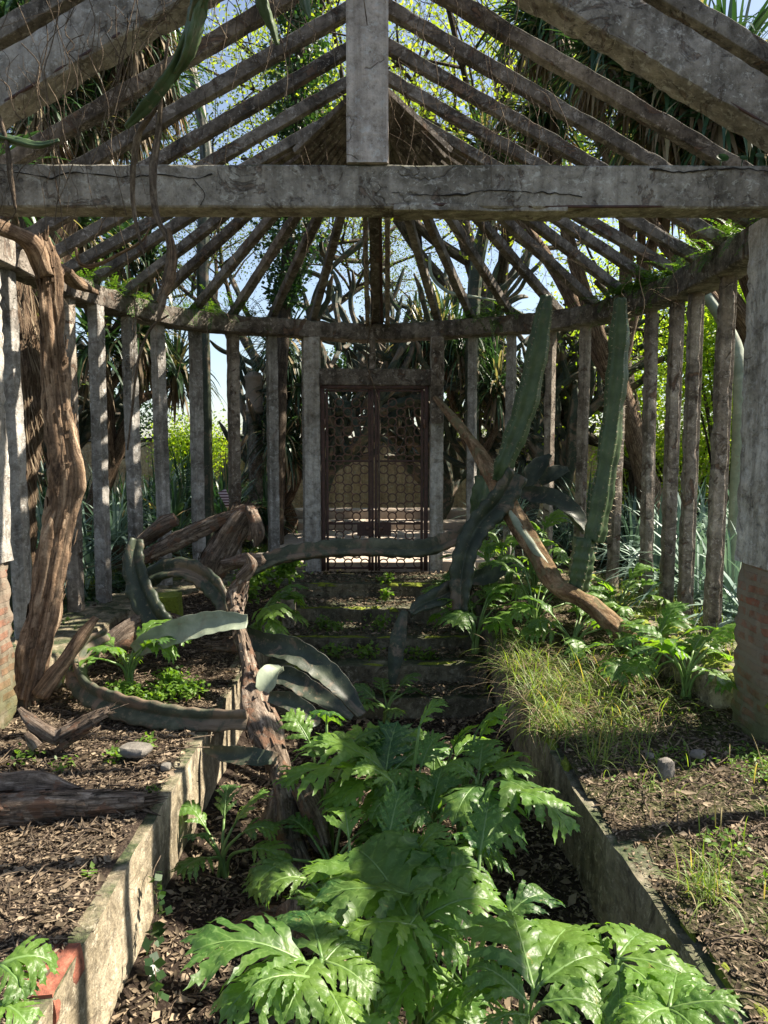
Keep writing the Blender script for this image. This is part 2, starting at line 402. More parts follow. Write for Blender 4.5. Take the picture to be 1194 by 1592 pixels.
def cactus_mat(name, ca, cb, cc, brown=.0, rough=.5):
    m, n, b, o = M(name); ob = coords(n, 'Object'); uv = coords(n, 'UV', (10, 3, 1))
    h = noise(n, ob, 7, 7, .65, .4); h2 = noise(n, uv, 1, 5, .6)
    c = ramp(n, h, [(.3, ca), (.52, cb), (.72, cc)])
    sp = ramp(n, noise(n, ob, 26, 5, .7), [(.60, (0, 0, 0)), (.66, (1, 1, 1))]); c = mix(n, math_(n, 'MULTIPLY', sp, .6), c, (.20, .16, .10))
    br = ramp(n, noise(n, ob, 3.3, 6, .7, .9), [(.60 - brown * .25, (0, 0, 0)), (.68 - brown * .25, (1, 1, 1))])
    c = mix(n, math_(n, 'MULTIPLY', br, min(1, .35 + brown)), c, ramp(n, h2, [(.3, (.09, .055, .035)), (.7, (.27, .20, .14))]))
    n.links.new(c, b.inputs[0]); b.inputs['Roughness'].default_value = rough; b.inputs['Specular IOR Level'].default_value = .35
    bump(n, b, math_(n, 'ADD', h, h2), .4, .012); return m
K_green = cactus_mat('cactus_green', (.032, .055, .024), (.058, .095, .04), (.10, .14, .065), .0, .42)
K_dark = cactus_mat('cactus_dark', (.016, .024, .015), (.03, .042, .026), (.075, .09, .055), .3)
K_brown = cactus_mat('cactus_withered', (.03, .04, .026), (.07, .078, .05), (.15, .15, .10), .5, .8)
K_pale = cactus_mat('cactus_pale', (.14, .17, .12), (.24, .28, .20), (.36, .39, .3), .1, .6)
K_tree = cactus_mat('tree_cactus', (.018, .028, .02), (.038, .052, .034), (.075, .085, .06), .4, .7)

def metal(name, c1, c2):
    m, n, b, o = M(name); ob = coords(n, 'Object'); h = noise(n, ob, 24, 6, .7)
    n.links.new(ramp(n, h, [(.35, c1), (.65, c2)]), b.inputs[0]); b.inputs['Roughness'].default_value = .62; b.inputs['Metallic'].default_value = .15
    bump(n, b, h, .3, .003); return m
M_rust = metal('rusty_red_iron', (.04, .022, .018), (.095, .045, .034))
M_ring = metal('rusty_ring_iron', (.07, .04, .03), (.17, .09, .06))

def soil_mat(name, ca, cb, cc, green=0.):
    m, n, b, o = M(name); ob = coords(n, 'Object')
    h = noise(n, ob, 14, 10, .75, .3); v = N(n, 'TexVoronoi', i_Scale=60.); n.links.new(mix(n, .06, ob, N_color(n, ob, 12)), v.inputs[0])
    c = ramp(n, h, [(.3, ca), (.52, cb), (.72, cc)])
    c = mix(n, .6, c, ramp(n, v.outputs[0], [(.0, (1.3, 1.25, 1.2)), (.6, (.45, .42, .4))]), 'MULTIPLY')
    if green:
        c = mix(n, math_(n, 'MULTIPLY', ramp(n, noise(n, ob, 1.9, 6, .7), [(.45, (0, 0, 0)), (.6, (1, 1, 1))]), green), c, ramp(n, h, [(.3, (.03, .05, .01)), (.7, (.1, .15, .03))]))
    n.links.new(c, b.inputs[0]); b.inputs['Roughness'].default_value = .97; b.inputs['Specular IOR Level'].default_value = .15
    bump(n, b, math_(n, 'ADD', h, math_(n, 'MULTIPLY', v.outputs[0], -.6)), .9, .03); return m
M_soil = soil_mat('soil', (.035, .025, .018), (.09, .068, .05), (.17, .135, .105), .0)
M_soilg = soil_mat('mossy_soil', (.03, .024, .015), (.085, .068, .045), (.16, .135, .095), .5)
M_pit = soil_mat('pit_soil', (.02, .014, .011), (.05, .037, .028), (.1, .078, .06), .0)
M_ground = soil_mat('garden_ground', (.03, .026, .016), (.075, .065, .04), (.14, .12, .08), .6)
M_pave = simple('pale_paving', (.34, .27, .21), (.52, .44, .36), 6, .9, .4)
M_ochre = concrete('ochre_wall', (.68, .52, .33), (.58, .42, .25), (.42, .29, .17), .3, .08, blk_k=.25)
M_terra = simple('terracotta_urn', (.25, .19, .14), (.42, .33, .26), 9, .9, .4)
M_redbrick = simple('red_brick', (.07, .045, .03), (.26, .085, .05), 16, .95, 1., c3=(.40, .15, .09))
M_moss = simple('moss', (.09, .13, .01), (.26, .30, .03), 40, 1., 1.)
M_rock = simple('stone', (.07, .065, .055), (.24, .22, .19), 9, .95, .8)
#@@2
# ------------------------------------------------------------------ heights
XC = -.09
def bed_z(x, y):
    x = np.asarray(x, float); y = np.asarray(y, float)
    k = np.clip((y - 5.0) / 2.3, 0, 1); k = k * k * (3 - 2 * k)
    P = np.stack([x, y, 0 * x], -1).reshape(-1, 3)
    n = fbm(P, 1.1, 3, 3).reshape(x.shape) * .05 + fbm(P, 5, 9, 3).reshape(x.shape) * .018
    return -.03 + .2 * k + n
def pit_z(x, y):
    x = np.asarray(x, float); y = np.asarray(y, float)
    P = np.stack([x, y, 0 * x], -1).reshape(-1, 3)
    return -.54 + fbm(P, 1.6, 5, 3).reshape(x.shape) * .05 + fbm(P, 7, 8, 3).reshape(x.shape) * .015 + .1 * np.clip((np.abs(x + .05) - .6) / .35, 0, 1) ** 2
def out_z(x, y):
    x = np.asarray(x, float); y = np.asarray(y, float)
    P = np.stack([x, y, 0 * x], -1).reshape(-1, 3)
    near = np.exp(-((np.hypot(x, y - 5) / 30) ** 2))
    return .10 + near * (fbm(P, .35, 2, 3).reshape(x.shape) * .12 + fbm(P, 3, 6, 3).reshape(x.shape) * .02)
def sheet(xs, ys, zf, keep=None):
    X, Y = np.meshgrid(xs, ys, indexing='ij'); Z = zf(X, Y); V = np.stack([X, Y, Z], -1).reshape(-1, 3)
    n, m = len(xs), len(ys); i = (np.arange(n - 1)[:, None] * m + np.arange(m - 1)).ravel()
    Q = np.stack([i, i + m, i + m + 1, i + 1], -1)
    if keep is not None:
        c = V[Q].mean(1); Q = Q[keep(c[:, 0], c[:, 1])]
    b = MB(); b.add(V, Q, None, V[:, :2]); return b
AX, BY, YC = 2.57, 2.35, 5.95      # the apse: half width, depth, centre
def inside(x, y, g=0.):
    x = x - XC
    return (np.abs(x) < AX + g) & (y < YC) | ((x / (AX + g)) ** 2 + ((y - YC) / (BY + g)) ** 2 < 1) & (y >= YC)

# the ground outside
xs = np.unique(np.concatenate([np.linspace(-14, 14, 113), [-600, -300, -150, -80, -50, -35, -25, -18, 18, 25, 35, 50, 80, 150, 300, 600]]))
ys = np.unique(np.concatenate([np.linspace(-4, 24, 113), [-300, -100, -40, -20, -10, 30, 40, 60, 90, 150, 300, 700]]))
tag(sheet(xs, ys, out_z, lambda x, y: ~(inside(x, y, -.15) & (y > -3.6))).build('ground', M_ground), kind='structure')
# soil of the two planting beds, the floor of the sunken aisle
tag(sheet(np.linspace(-2.45, -1.03, 44), np.linspace(-1.5, 8.1, 190), bed_z, lambda x, y: inside(x, y, -.1) & (x < np.interp(y, [2, 3.2, 5], [-1.06, -1.08, -1.09]))).build('soil_left', M_soil), kind='structure')
tag(sheet(np.linspace(.93, 2.45, 48), np.linspace(-1.5, 8.1, 190), bed_z, lambda x, y: inside(x, y, -.1) & (x > np.interp(y, [2, 3, 4], [1.06, .99, .94]))).build('soil_right', M_soilg), kind='structure')
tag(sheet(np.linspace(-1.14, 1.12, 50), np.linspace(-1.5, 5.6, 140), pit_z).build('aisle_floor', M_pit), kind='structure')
# paved terrace beyond the gate
b = MB(); box(b, (-.1, 11.3, .16), (3.0, 5.2, .12), rough=.01, div=16); tag(b.build('path', M_pave), kind='structure')

# ------------------------------------------------------------------ retaining walls
M_wall2 = concrete('mossy_wall_concrete', (.34, .30, .22), (.23, .20, .14), (.09, .085, .05), 1., .2)
def retaining(name, label, xin, side, seed, kinks, drop=0., mat=None):
    t = thing(name, label, 'retaining wall', (xin, 2, -.6))
    ys = np.linspace(-1.2, 7.3, 170)
    xi = np.interp(ys, [k[0] for k in kinks], [k[1] for k in kinks])
    zt = .0 - drop + .2 * np.clip((ys - 5.0) / 2.2, 0, 1)
    th = .12
    zz = np.linspace(0, 1, 12)
    V = []; n = len(ys)
    ring = [(0, z) for z in zz] + [(.33, 1), (.67, 1), (1, 1), (1, .3), (1, 0)]
    m = len(ring)
    for i in range(n):
        for (a, z) in ring:
            V.append((xi[i] + side * a * th + (1 - z) * -side * .03, ys[i], -.66 + z * (zt[i] + .66)))
    V = np.array(V); d = fbm(V, 5, seed, 4)
    top = np.clip((V[:, 2] + .12) / .15, 0, 1)
    V[:, 0] += d * .018; V[:, 2] += fbm(V, 3.5, seed + 4, 4) * .022 * top - np.clip(fbm(V, 1.2, seed + 8, 3) - .2, 0, 1) * .05 * top
    i = (np.arange(n - 1)[:, None] * m + np.arange(m - 1)).ravel(); Q = np.stack([i, i + 1, i + m + 1, i + m], -1)
    if side > 0: Q = Q[:, ::-1]
    UV = V[:, 1:]
    b = MB(); b.add(V, Q, None, UV)
    j = np.arange(1, m - 1)
    b.add(V[:m], None, np.stack([np.zeros_like(j), j, j + 1], -1)); b.add(V[-m:], None, np.stack([np.zeros_like(j), j + 1, j], -1))
    b.build('wall_face', mat or M_wall, t)
    return t
RW1 = retaining('retaining_wall', 'bare concrete wall holding the left planting bed, with a red brick at its near end', -1.03, -1, 3, [(-1.2, -.99), (2, -1.0), (3.2, -1.03), (5, -1.05), (7.3, -1.0)], .045)
RW2 = retaining('retaining_wall', 'mossy streaked concrete wall holding the right planting bed', .92, 1, 11, [(-1.2, 1.08), (2, 1.02), (3, .95), (4, .90), (5, .92), (7.3, .92)], .05, M_wall2)
b = MB(); box(b, (-1.065, 2.12, -.085), (.125, .23, .11), .03, 4, .018, 14); b.build('brick', M_redbrick, RW1, smooth=False)
# moss cushions on the right wall
def moss_patch(mb, c, sx, sy, h, seed, n=16):
    th = np.linspace(0, 2 * math.pi, n, endpoint=False)
    V = [(c[0], c[1], c[2] + h)]; rings = 6
    for k in range(1, rings + 1):
        f = k / rings
        for a in th:
            rr = f * (1 + .3 * math.sin(a * 2 + seed) + .2 * math.sin(a * 5 + seed * 2))
            V.append((c[0] + math.cos(a) * sx * rr, c[1] + math.sin(a) * sy * rr, c[2] + h * math.cos(f * math.pi / 2) - .02 * (f > .95)))
    V = np.array(V); V[:, 2] += fbm(V, 22, seed, 3) * h * .5
    T = [(0, 1 + j, 1 + (j + 1) % n) for j in range(n)]; Q = []
    for k in range(rings - 1):
        for j in range(n):
            a = 1 + k * n; Q.append((a + j, a + n + j, a + n + (j + 1) % n, a + (j + 1) % n))
    mb.add(V, Q, T, V[:, :2])
b = MB()
for (x, y, sx, sy, h) in ((1.09, 2.12, .03, .10, .012), (1.07, 2.35, .025, .07, .01), (.98, 3.62, .04, .07, .014), (.97, 3.9, .04, .09, .014), (1.11, 1.9, .03, .1, .012)): moss_patch(b, (x - .01, y, -.035), sx, sy, h, x * 9 + y)
b.build('moss', M_moss, RW2)

# ------------------------------------------------------------------ steps
ST = thing('garden_steps', 'dark mossy concrete steps climbing from the sunken aisle to the iron gate', 'steps', (-.05, 7.4, -.54))
treads = [(7.37, 8.6, .20, .0), (6.87, 7.42, .045, -.1), (6.33, 6.92, -.105, -.25), (5.86, 6.38, -.215, -.4), (5.52, 5.9, -.375, -.56)]
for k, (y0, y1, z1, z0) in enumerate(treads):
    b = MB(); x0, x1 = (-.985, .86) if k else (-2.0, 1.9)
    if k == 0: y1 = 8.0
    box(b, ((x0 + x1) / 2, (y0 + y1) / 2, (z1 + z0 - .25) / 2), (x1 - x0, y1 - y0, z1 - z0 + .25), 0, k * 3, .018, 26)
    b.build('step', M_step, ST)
b = MB(); rm = random.Random(5)
for k, (y0, y1, z1, z0) in enumerate(treads[:4]):
    for q in range(9 - k): moss_patch(b, (rm.uniform(-.85, .75), y0 + rm.uniform(.02, .10), z1 - .004), rm.uniform(.05, .16), rm.uniform(.03, .06), .016, rm.random() * 9)
tag(b.build('moss', M_moss, ST), kind='stuff')
# little concrete kerb post at the head of the steps
p = at(449, 958, 6.75)
t = thing('kerb_post', 'short square concrete stub post left of the top steps', 'post', (p[0], p[1], -.1))
b = MB(); beam(b, (p[0], p[1], -.1), (p[0], p[1], .27), .125, .125, up=(0, 1, 0), seed=3, erode=.012, chip=.02, seg=.03); b.build('shaft', M_wall, t)
b = MB(); moss_patch(b, (p[0], p[1], .262), .06, .06, .025, 4); b.build('moss_cap', M_moss, t)

# ------------------------------------------------------------------ low walls that carry the posts
def u_curve(r_in, y0, n=150, part=None):
    """left straight run, apse arc, right straight run; offset r_in from the post line"""
    P = []
    a, bb = AX + r_in, BY + r_in
    for y in np.linspace(y0, YC, 50): P.append((XC - a, y))
    for th in np.linspace(math.pi, 0, 80)[1:-1]: P.append((XC + a * math.cos(th), YC + bb * math.sin(th)))
    for y in np.linspace(YC, y0, 50): P.append((XC + a, y))
    return np.array(P)
P = u_curve(-.16, -1.2)
def low_wall(name, label, sel, seed):
    Pp = P[sel]; c = np.hstack([Pp, np.full((len(Pp), 1), .03)])
    t = thing(name, label, 'low wall', (c[0][0], 4, -.15))
    cc = smooth_path(c, 220)
    b = MB(); beam(b, None, None, .56, .38, curve=cc, seed=seed, erode=.025, chip=.05, sub=9); b.build('kerb', M_wall, t)
    return t
i_l = [i for i in range(len(P)) if P[i][0] < -.8 and P[i][1] > 4.28]; i_r = [i for i in range(len(P)) if P[i][0] > .62 and P[i][1] > 4.28]
LW = low_wall('low_wall', 'crumbling low concrete wall under the left row of posts', i_l, 5)
RW = low_wall('low_wall', 'mossy low concrete wall under the right row of posts', i_r, 8)
b = MB()
for k in range(14):
    y = 3.9 + k * .3; moss_patch(b, (XC + 2.57 - .3 + .1 * math.sin(k * 3), y, .21), .08, .2, .03, k)
b.build('moss', M_moss, RW)

# ------------------------------------------------------------------ the greenhouse skeleton
GH = thing('greenhouse_ruin', 'roofless old concrete greenhouse skeleton with a rounded end, pale posts and blackened rafters', 'greenhouse', (XC, 4, 0))
ZB0, ZB1 = 2.85, 3.04
def wall_x(y):  return AX
# side pillars at the truss
for sx in (-1, 1):
    x = XC + sx * (2.42 if sx > 0 else 2.36)
    b = MB(); beam(b, (x, 4.0, .95), (x, 4.0, 2.87), .5, .40, up=(0, 1, 0), seed=4 + sx, erode=.014, chip=.03, seg=.035, sub=9)
    p_ = b.build('pillar', M_plaster, GH)
    b = MB(); beam(b, (x, 4.0, -.25), (x, 4.0, 1.0), .475, .375, up=(0, 1, 0), seed=14 + sx, erode=.03, chip=.05, seg=.03, sub=10)
    q = b.build('pillar_foot', M_brick, GH)
    q['label'] = 'bare brick foot of the pillar where the plaster has fallen off'
# truss: tie beam, king post, principal rafters
YT = 3.89
b = MB(); beam(b, (-3.3, YT, 2.965), (3.2, YT, 2.955), .17, .215, seed=21, erode=.008, chip=.012, seg=.03, sub=7); tb = b.build('tie_beam', M_beam, GH)
b = MB(); beam(b, (.05, YT, 2.855), (.95, YT, 2.85), .165, .03, seed=25, erode=.02, chip=.03, seg=.03, sub=6)
tb2 = b.build('loose_casing', M_beam, GH); tb2['label'] = 'split strip of concrete hanging under the tie beam'
b = MB()
for (x0, x1, dx) in ((.75, 1.6, .0), (-.05, .5, .01)):
    tube(b, [(x0, YT - .075, 2.862 + dx), ((x0 + x1) / 2, YT - .085, 2.855 + dx), (x1, YT - .07, 2.866 + dx)], .008, 5)
b.build('reinforcing_bar', M_rust, GH)
b = MB(); beam(b, (XC + .005, YT + .0, 3.07), (XC + .005, YT, 4.5), .215, .215, up=(0, 1, 0), seed=31, erode=.004, chip=.0, seg=.05, sub=6); b.build('king_post', M_king, GH)
M_crack = simple('crack', (.012, .010, .008), (.03, .025, .02), 20, 1., 0)
for pts in ([(-20, 262), (40, 269), (75, 276), (110, 268), (150, 271), (200, 275), (250, 272), (300, 277), (330, 270)], [(610, 300), (700, 303), (760, 296), (850, 300), (905, 306)], [(1010, 262), (1060, 268), (1130, 262), (1200, 266)], [(300, 277), (318, 300), (312, 318)]):
    b = MB(); pp = np.array([at(x, y, YT - .088) for x, y in pts]); q = smooth_path(pp, 70); q[:, 2] += fbm(q * np.array((1, 1, 0)), 30, 2, 3) * .012; q[:, 1] = YT - .0895
    tube(b, q, np.clip(.0026 * (1 + 1.6 * fbm(q, 14, 4, 2)), .0004, .006), 5, n=70, sm=False); b.build('crack', M_crack, GH)

SL = .553
def raft(y, x0, x1, zb_at0, wd, ht, seed, mat, name='rafter', chip=.03, er=.012):
    z0 = zb_at0 - SL * abs(x0 - XC); z1 = zb_at0 - SL * abs(x1 - XC)
    b = MB(); beam(b, (x0, y, z0), (x1, y, z1), wd, ht, seed=seed, erode=er, chip=chip, seg=.04, sub=5); return b.build(name, mat, GH)
for sx in (-1, 1):
    o_ = raft(YT, XC + sx * .02, XC + sx * 3.0, 4.53, .18, .27, 41 + sx, M_beam, 'principal_rafter', .05, .02)
    # rusty bars laid bare on the principals
    b = MB()
    for k in range(3):
        x0, x1 = XC + sx * (1.25 + k * .02), XC + sx * 2.7
        yy = YT - .078 + k * .07; zz = -.128 if k != 1 else -.135
        tube(b, [(x0, yy, 4.53 + zz - SL * abs(x0 - XC)), (x1, yy - .004, 4.53 + zz - SL * abs(x1 - XC))], .009, 5, n=6, sm=True)
    b.build('reinforcing_bar', M_rust, GH)
ry = [2.55, 3.0, 3.45, 4.31, 4.73, 5.15, 5.57]
for k, y in enumerate(ry):
    for sx in (-1, 1):
        raft(y, XC + sx * .03, XC + sx * 2.72, 4.43, .07, .085, 60 + 3 * k + sx, M_dark, chip=.05)
# ridge piece between the rafters and the half-cone of rafters over the apse
b = MB(); beam(b, (XC, 3.98, 4.40), (XC, 6.02, 4.40), .09, .16, seed=91, erode=.012, chip=.03); b.build('ridge_beam', M_dark, GH)
apex = np.array((XC, 5.97, 4.40))
feet = [(-2.6, 6.04), (-2.56, 6.42), (-2.44, 6.91), (-2.27, 7.25), (-1.98, 7.66), (-1.63, 7.9), (-1.25, 8.13), (-.80, 8.24), (.60, 8.22), (.98, 8.18), (1.38, 7.95), (1.78, 7.6), (2.06, 7.28), (2.3, 6.98), (2.46, 6.6), (2.5, 6.2)]
for k, (x, y) in enumerate(feet):
    d = np.array((x, y)) - apex[:2]; L = np.linalg.norm(d); d /= L
    p0 = apex + np.array((d[0] * .10, d[1] * .10, -.03)); p1 = np.array((x, y, 3.05)) + np.array((d[0] * .1, d[1] * .1, 0))
    b = MB(); beam(b, p0, p1, .075, .085, seed=100 + k, erode=.007, chip=.035, sub=5, seg=.04); b.build('rafter', M_dark, GH)
# the middle hip: two cheeks with rusty core running down to the ring beam
for dx, ww in ((-.085, .045), (.115, .05)):
    b = MB(); beam(b, apex + np.array((dx, .1, -.05)), (XC + dx * 1.15, 8.28, 3.02), ww, .17, seed=int(130 + dx * 40), erode=.014, chip=.03, seg=.04); b.build('hip_cheek', M_postbrown, GH)
b = MB(); beam(b, apex + np.array((0, .1, -.02)), (XC - .005, 8.28, 3.06), .10, .11, seed=140, erode=.014, chip=.05, seg=.04); b.build('hip_rafter', M_dark, GH)
b = MB(); beam(b, apex + np.array((.05, .2, -.12)), (XC + .065, 8.27, 3.0), .03, .02, seed=143, erode=.004, chip=.0); b.build('iron_strap', M_rust, GH)
# boarded gussets against the king post
for sx in (-1, 1):
    b = MB()
    for k in range(7):
        y = 5.62 + k * .05; x1 = .08 + .75 * (1 - k / 9)
        beam(b, (XC + sx * .06, y, 4.34 - k * .015), (XC + sx * (.62 - .04 * k), y + .3, 3.98 - .02 * k), .05, .045, seed=150 + k, erode=.006)
    b.build('gusset_boards', M_dark, GH)
# ring beam: left straight run (broken open at the dead trunk), apse, right straight run
def arc_pts(y_from, y_to, side, z, n=40): return np.array([(XC + side * AX, y, z) for y in np.linspace(y_from, y_to, n)])
zc = (ZB0 + ZB1) / 2
b = MB(); beam(b, (XC - AX, .6, zc), (XC - AX, 5.02, zc), .26, .2, seed=160, erode=.006, chip=.012, seg=.05, sub=7); b.build('wall_plate', M_beam, GH)
b = MB(); beam(b, (XC - AX - .02, 4.95, zc + .02), (XC - AX, YC, zc), .2, .17, seed=163, erode=.03, chip=.12, seg=.03, sub=7); b.build('wall_plate', M_dark, GH)
b = MB(); beam(b, (XC + AX, .6, zc), (XC + AX, YC, zc), .26, .2, seed=166, erode=.014, chip=.05, seg=.04, sub=7); b.build('wall_plate', M_dark, GH)
arc = np.array([(XC + AX * math.cos(t), YC + BY * math.sin(t), zc + .012 * math.sin(t * 7)) for t in np.linspace(math.pi + .02, -.02, 190)])
b = MB(); beam(b, None, None, .25, .19, curve=arc, seed=170, erode=.016, chip=.08, sub=7); b.build('ring_beam', M_dark, GH)
# posts
posts = [(-2.66, 3.3, 0), (-2.66, 4.75, 0), (-2.7, 5.2, 0), (-2.64, 6.04, 0), (-2.54, 6.4, 0), (-2.43, 6.9, 0), (-2.27, 7.25, 0), (-2.0, 7.66, 0), (-1.65, 7.9, 0), (-1.26, 8.1, 0),
         (1.0, 8.15, 0), (1.4, 7.93, 0), (1.76, 7.62, 1), (2.03, 7.3, 1), (2.3, 7.02, 1), (2.45, 6.66, 1), (2.48, 6.17, 1), (2.48, 5.8, 1), (2.48, 5.27, 1), (2.48, 4.75, 0), (2.48, 3.3, 0)]
for k, (x, y, br) in enumerate(posts):
    rr = random.Random(k)
    lean = rr.uniform(-.03, .03)
    ang = math.atan2(y - YC, x - XC) if y > YC else (0 if x > 0 else math.pi)
    up = (math.cos(ang), math.sin(ang), 0)
    b = MB(); beam(b, (x + lean, y, .1), (x, y, ZB0 + .02), .112 if x < 0 else .088, .10 if x < 0 else .085, up=up, seed=200 + k, erode=.012 + .01 * br, chip=.02 + .07 * br, seg=.03, sub=5)
    # raised fillet on the outside where the glazing sat
    beam(b, (x + lean + up[0] * .05, y + up[1] * .05, .12), (x + up[0] * .05, y + up[1] * .05, ZB0), .035, .045, up=up, seed=230 + k, erode=.006)
    b.build('wall_post', M_postbrown if br or k % 5 == 3 else M_post, GH)
# door surround
for x, ww, mt, sd_ in ((-.815, .185, M_plaster, 3), (.60, .15, M_plaster, 9)):
    b = MB(); beam(b, (x, 8.16, .1), (x, 8.18, 2.86), ww, .2, up=(0, 1, 0), seed=260 + sd_, erode=.01, chip=.03 + .03 * (x > 0), seg=.03, sub=7); b.build('door_jamb', mt, GH)
b = MB(); beam(b, (-.90, 8.3, .1), (-.90, 8.3, 2.86), .08, .16, up=(0, 1, 0), seed=270, erode=.008); b.build('door_jamb', M_post, GH)
b = MB(); beam(b, (.60, 8.07, 1.9), (.60, 8.07, 2.86), .13, .05, up=(0, 1, 0), seed=274, erode=.02, chip=.05, seg=.02); q = b.build('jamb_casing', M_postbrown, GH); q['label'] = 'rotten upper casing of the right door jamb'
b = MB(); beam(b, (-.725, 8.17, 2.425), (.53, 8.17, 2.415), .18, .19, seed=280, erode=.012, chip=.03, seg=.03, sub=7); b.build('lintel', M_dark, GH)
b = MB(); beam(b, (-.13, 8.17, 2.51), (-.13, 8.17, 2.87), .07, .08, up=(0, 1, 0), seed=283, erode=.012, chip=.03, seg=.03); b.build('lintel_post', M_postbrown, GH)

# ------------------------------------------------------------------ the iron gate
GT = thing('iron_gate', 'closed double gate of rusty red iron filled with welded rings', 'gate', (-.1, 8.13, .2))
def bar(mb, x0, z0, x1, z1, wd, dp=.04, y=8.13):
    beam(mb, (x0, y, z0), (x1, y, z1), wd if abs(x1 - x0) < abs(z1 - z0) else dp, dp if abs(x1 - x0) < abs(z1 - z0) else wd, up=(0, 1, 0) if abs(x1 - x0) < abs(z1 - z0) else (0, 0, 1), erode=.0015, seg=.12, sub=2)
gx0, gx1, gz0, gz1 = -.715, .50, .215, 2.325
for z in (.5, 1.9):
    for x in (gx0 + .045, gx1 - .045):
        b = MB(); tube(b, [(x, 8.09, z - .05), (x, 8.09, z + .05)], .016, 8, n=3); b.build('hinge', M_ring, GT)
b = MB(); bar(b, gx0 + .02, gz0, gx0 + .02, gz1, .045, .06); bar(b, gx1 - .02, gz0, gx1 - .02, gz1, .045, .06); bar(b, gx0, gz1 - .015, gx1, gz1 - .015, .04, .06); b.build('gate_frame', M_rust, GT)
mid = (gx0 + gx1) / 2 - .005
for s, (a, c) in enumerate(((gx0 + .055, mid - .008), (mid + .008, gx1 - .055))):
    b = MB(); bar(b, a + .012, gz0, a + .012, gz1 - .04, .028); bar(b, c - .012, gz0, c - .012, gz1 - .04, .03)
    for xx in ((c - .045) if s == 0 else (a + .045),): bar(b, xx, gz0, xx, gz1 - .04, .03, .03)
    for z in (gz0 + .03, .76, 1.475, gz1 - .055): bar(b, a, z, c, z, .022, .03)
    leaf = b.build('gate_leaf', M_rust, GT); leaf['_org'] = list(GT['_org'])
    b = MB(); x0, x1 = (a + .055, c - .1) if s == 0 else (a + .1, c - .055)
    cols = 5; dx = (x1 - x0) / (cols - 1); dz = .108
    rows = int((gz1 - .1 - gz0 - .08) / dz) + 1
    ct = [(x0 + i * dx, gz0 + .085 + j * dz, i, j) for i in range(cols) for j in range(rows) if (i + j) % 2 == 0]
    for (x, z, i, j) in ct:
        th = np.linspace(0, 2 * math.pi, 17)[:-1]; r = .0475
        Pp = np.stack([x + r * np.cos(th), np.full(16, 8.13), z + r * np.sin(th)], -1)
        ph = np.linspace(0, 2 * math.pi, 6)[:-1]; V = []
        for t_ in th:
            for p_ in ph:
                q = r + .0085 * math.cos(p_); V.append((x + q * math.cos(t_), 8.13 + .012 * math.sin(p_), z + q * math.sin(t_)))
        Q = [((i_ * 5 + j_), (i_ * 5 + (j_ + 1) % 5), (((i_ + 1) % 16) * 5 + (j_ + 1) % 5), (((i_ + 1) % 16) * 5 + j_)) for i_ in range(16) for j_ in range(5)]
        b.add(V, Q)
        for sx in (-1, 1):
            if 0 <= i + sx < cols and j + 1 < rows:
                L = math.hypot(dx, dz); ux, uz = sx * dx / L, dz / L
                tube(b, [(x + ux * .05, 8.13, z + uz * .05), (x + sx * dx - ux * .05, 8.13, z + dz - uz * .05)], .008, 5, n=2)
    b.build('ring_lattice', M_ring, leaf)
    b = MB(); lx = (c - .10) if s == 0 else (a + .10); box(b, (lx, 8.105, .70), (.17, .06, .15), 0, 2, .002, 3)
    lb = b.build('lock_box', M_rust, leaf)
    b = MB(); tube(b, [(lx + (.03 if s == 0 else -.03), 8.075, .71), (lx + (.03 if s == 0 else -.03), 8.06, .71)], .022, 12, n=2); b.build('keyhole_plate', M_ring, leaf)

# ------------------------------------------------------------------ garden wall far behind, terrace edge, urn
GW = thing('garden_wall', 'long ochre rendered garden wall far behind the iron gate', 'wall', (0, 16, 0))
b = MB(); beam(b, (-16, 16, .92), (16, 16, .92), .3, 1.75, seed=300, erode=.01, seg=.4, sub=6); b.build('wall_body', M_ochre, GW)
b = MB(); beam(b, (-16, 15.98, 1.835), (16, 15.98, 1.835), .42, .08, seed=301, erode=.01, seg=.3, sub=3); b.build('coping', M_dark, GW)
for k, (y, z, h) in enumerate(((12.6, .3, .14), (13.3, .44, .16))):
    b = MB(); beam(b, (-2.0, y, z - .02), (1.7, y, z - .02), .6, h, seed=305 + k, erode=.012, seg=.1, sub=5)
    tag(b.build('terrace_step', M_pave), ['lower pale stone step on the sunny terrace beyond the gate', 'upper pale stone step on the sunny terrace beyond the gate'][k], 'step', 'steps on the terrace beyond the gate')
pu = at(396, 644, 11.2)
t = thing('garden_pier', 'pale cylindrical clay urn on a slim pier seen between two left posts', 'urn', (pu[0], pu[1], .1))
b = MB(); tube(b, [(pu[0], pu[1], .05), (pu[0], pu[1], pu[2])], .11, 10, n=12, rough=.1); b.build('pier', M_dark, t)
prof = [(0, .10), (.02, .14), (.05, .15), (.07, .125), (.3, .14), (.52, .135), (.55, .155), (.59, .16), (.6, .12), (.64, .1), (.66, .02)]
b = MB(); tube(b, [(pu[0], pu[1], pu[2] + z) for z, r in prof], [r for z, r in prof], 18, sm=False); b.build('urn', M_terra, t)
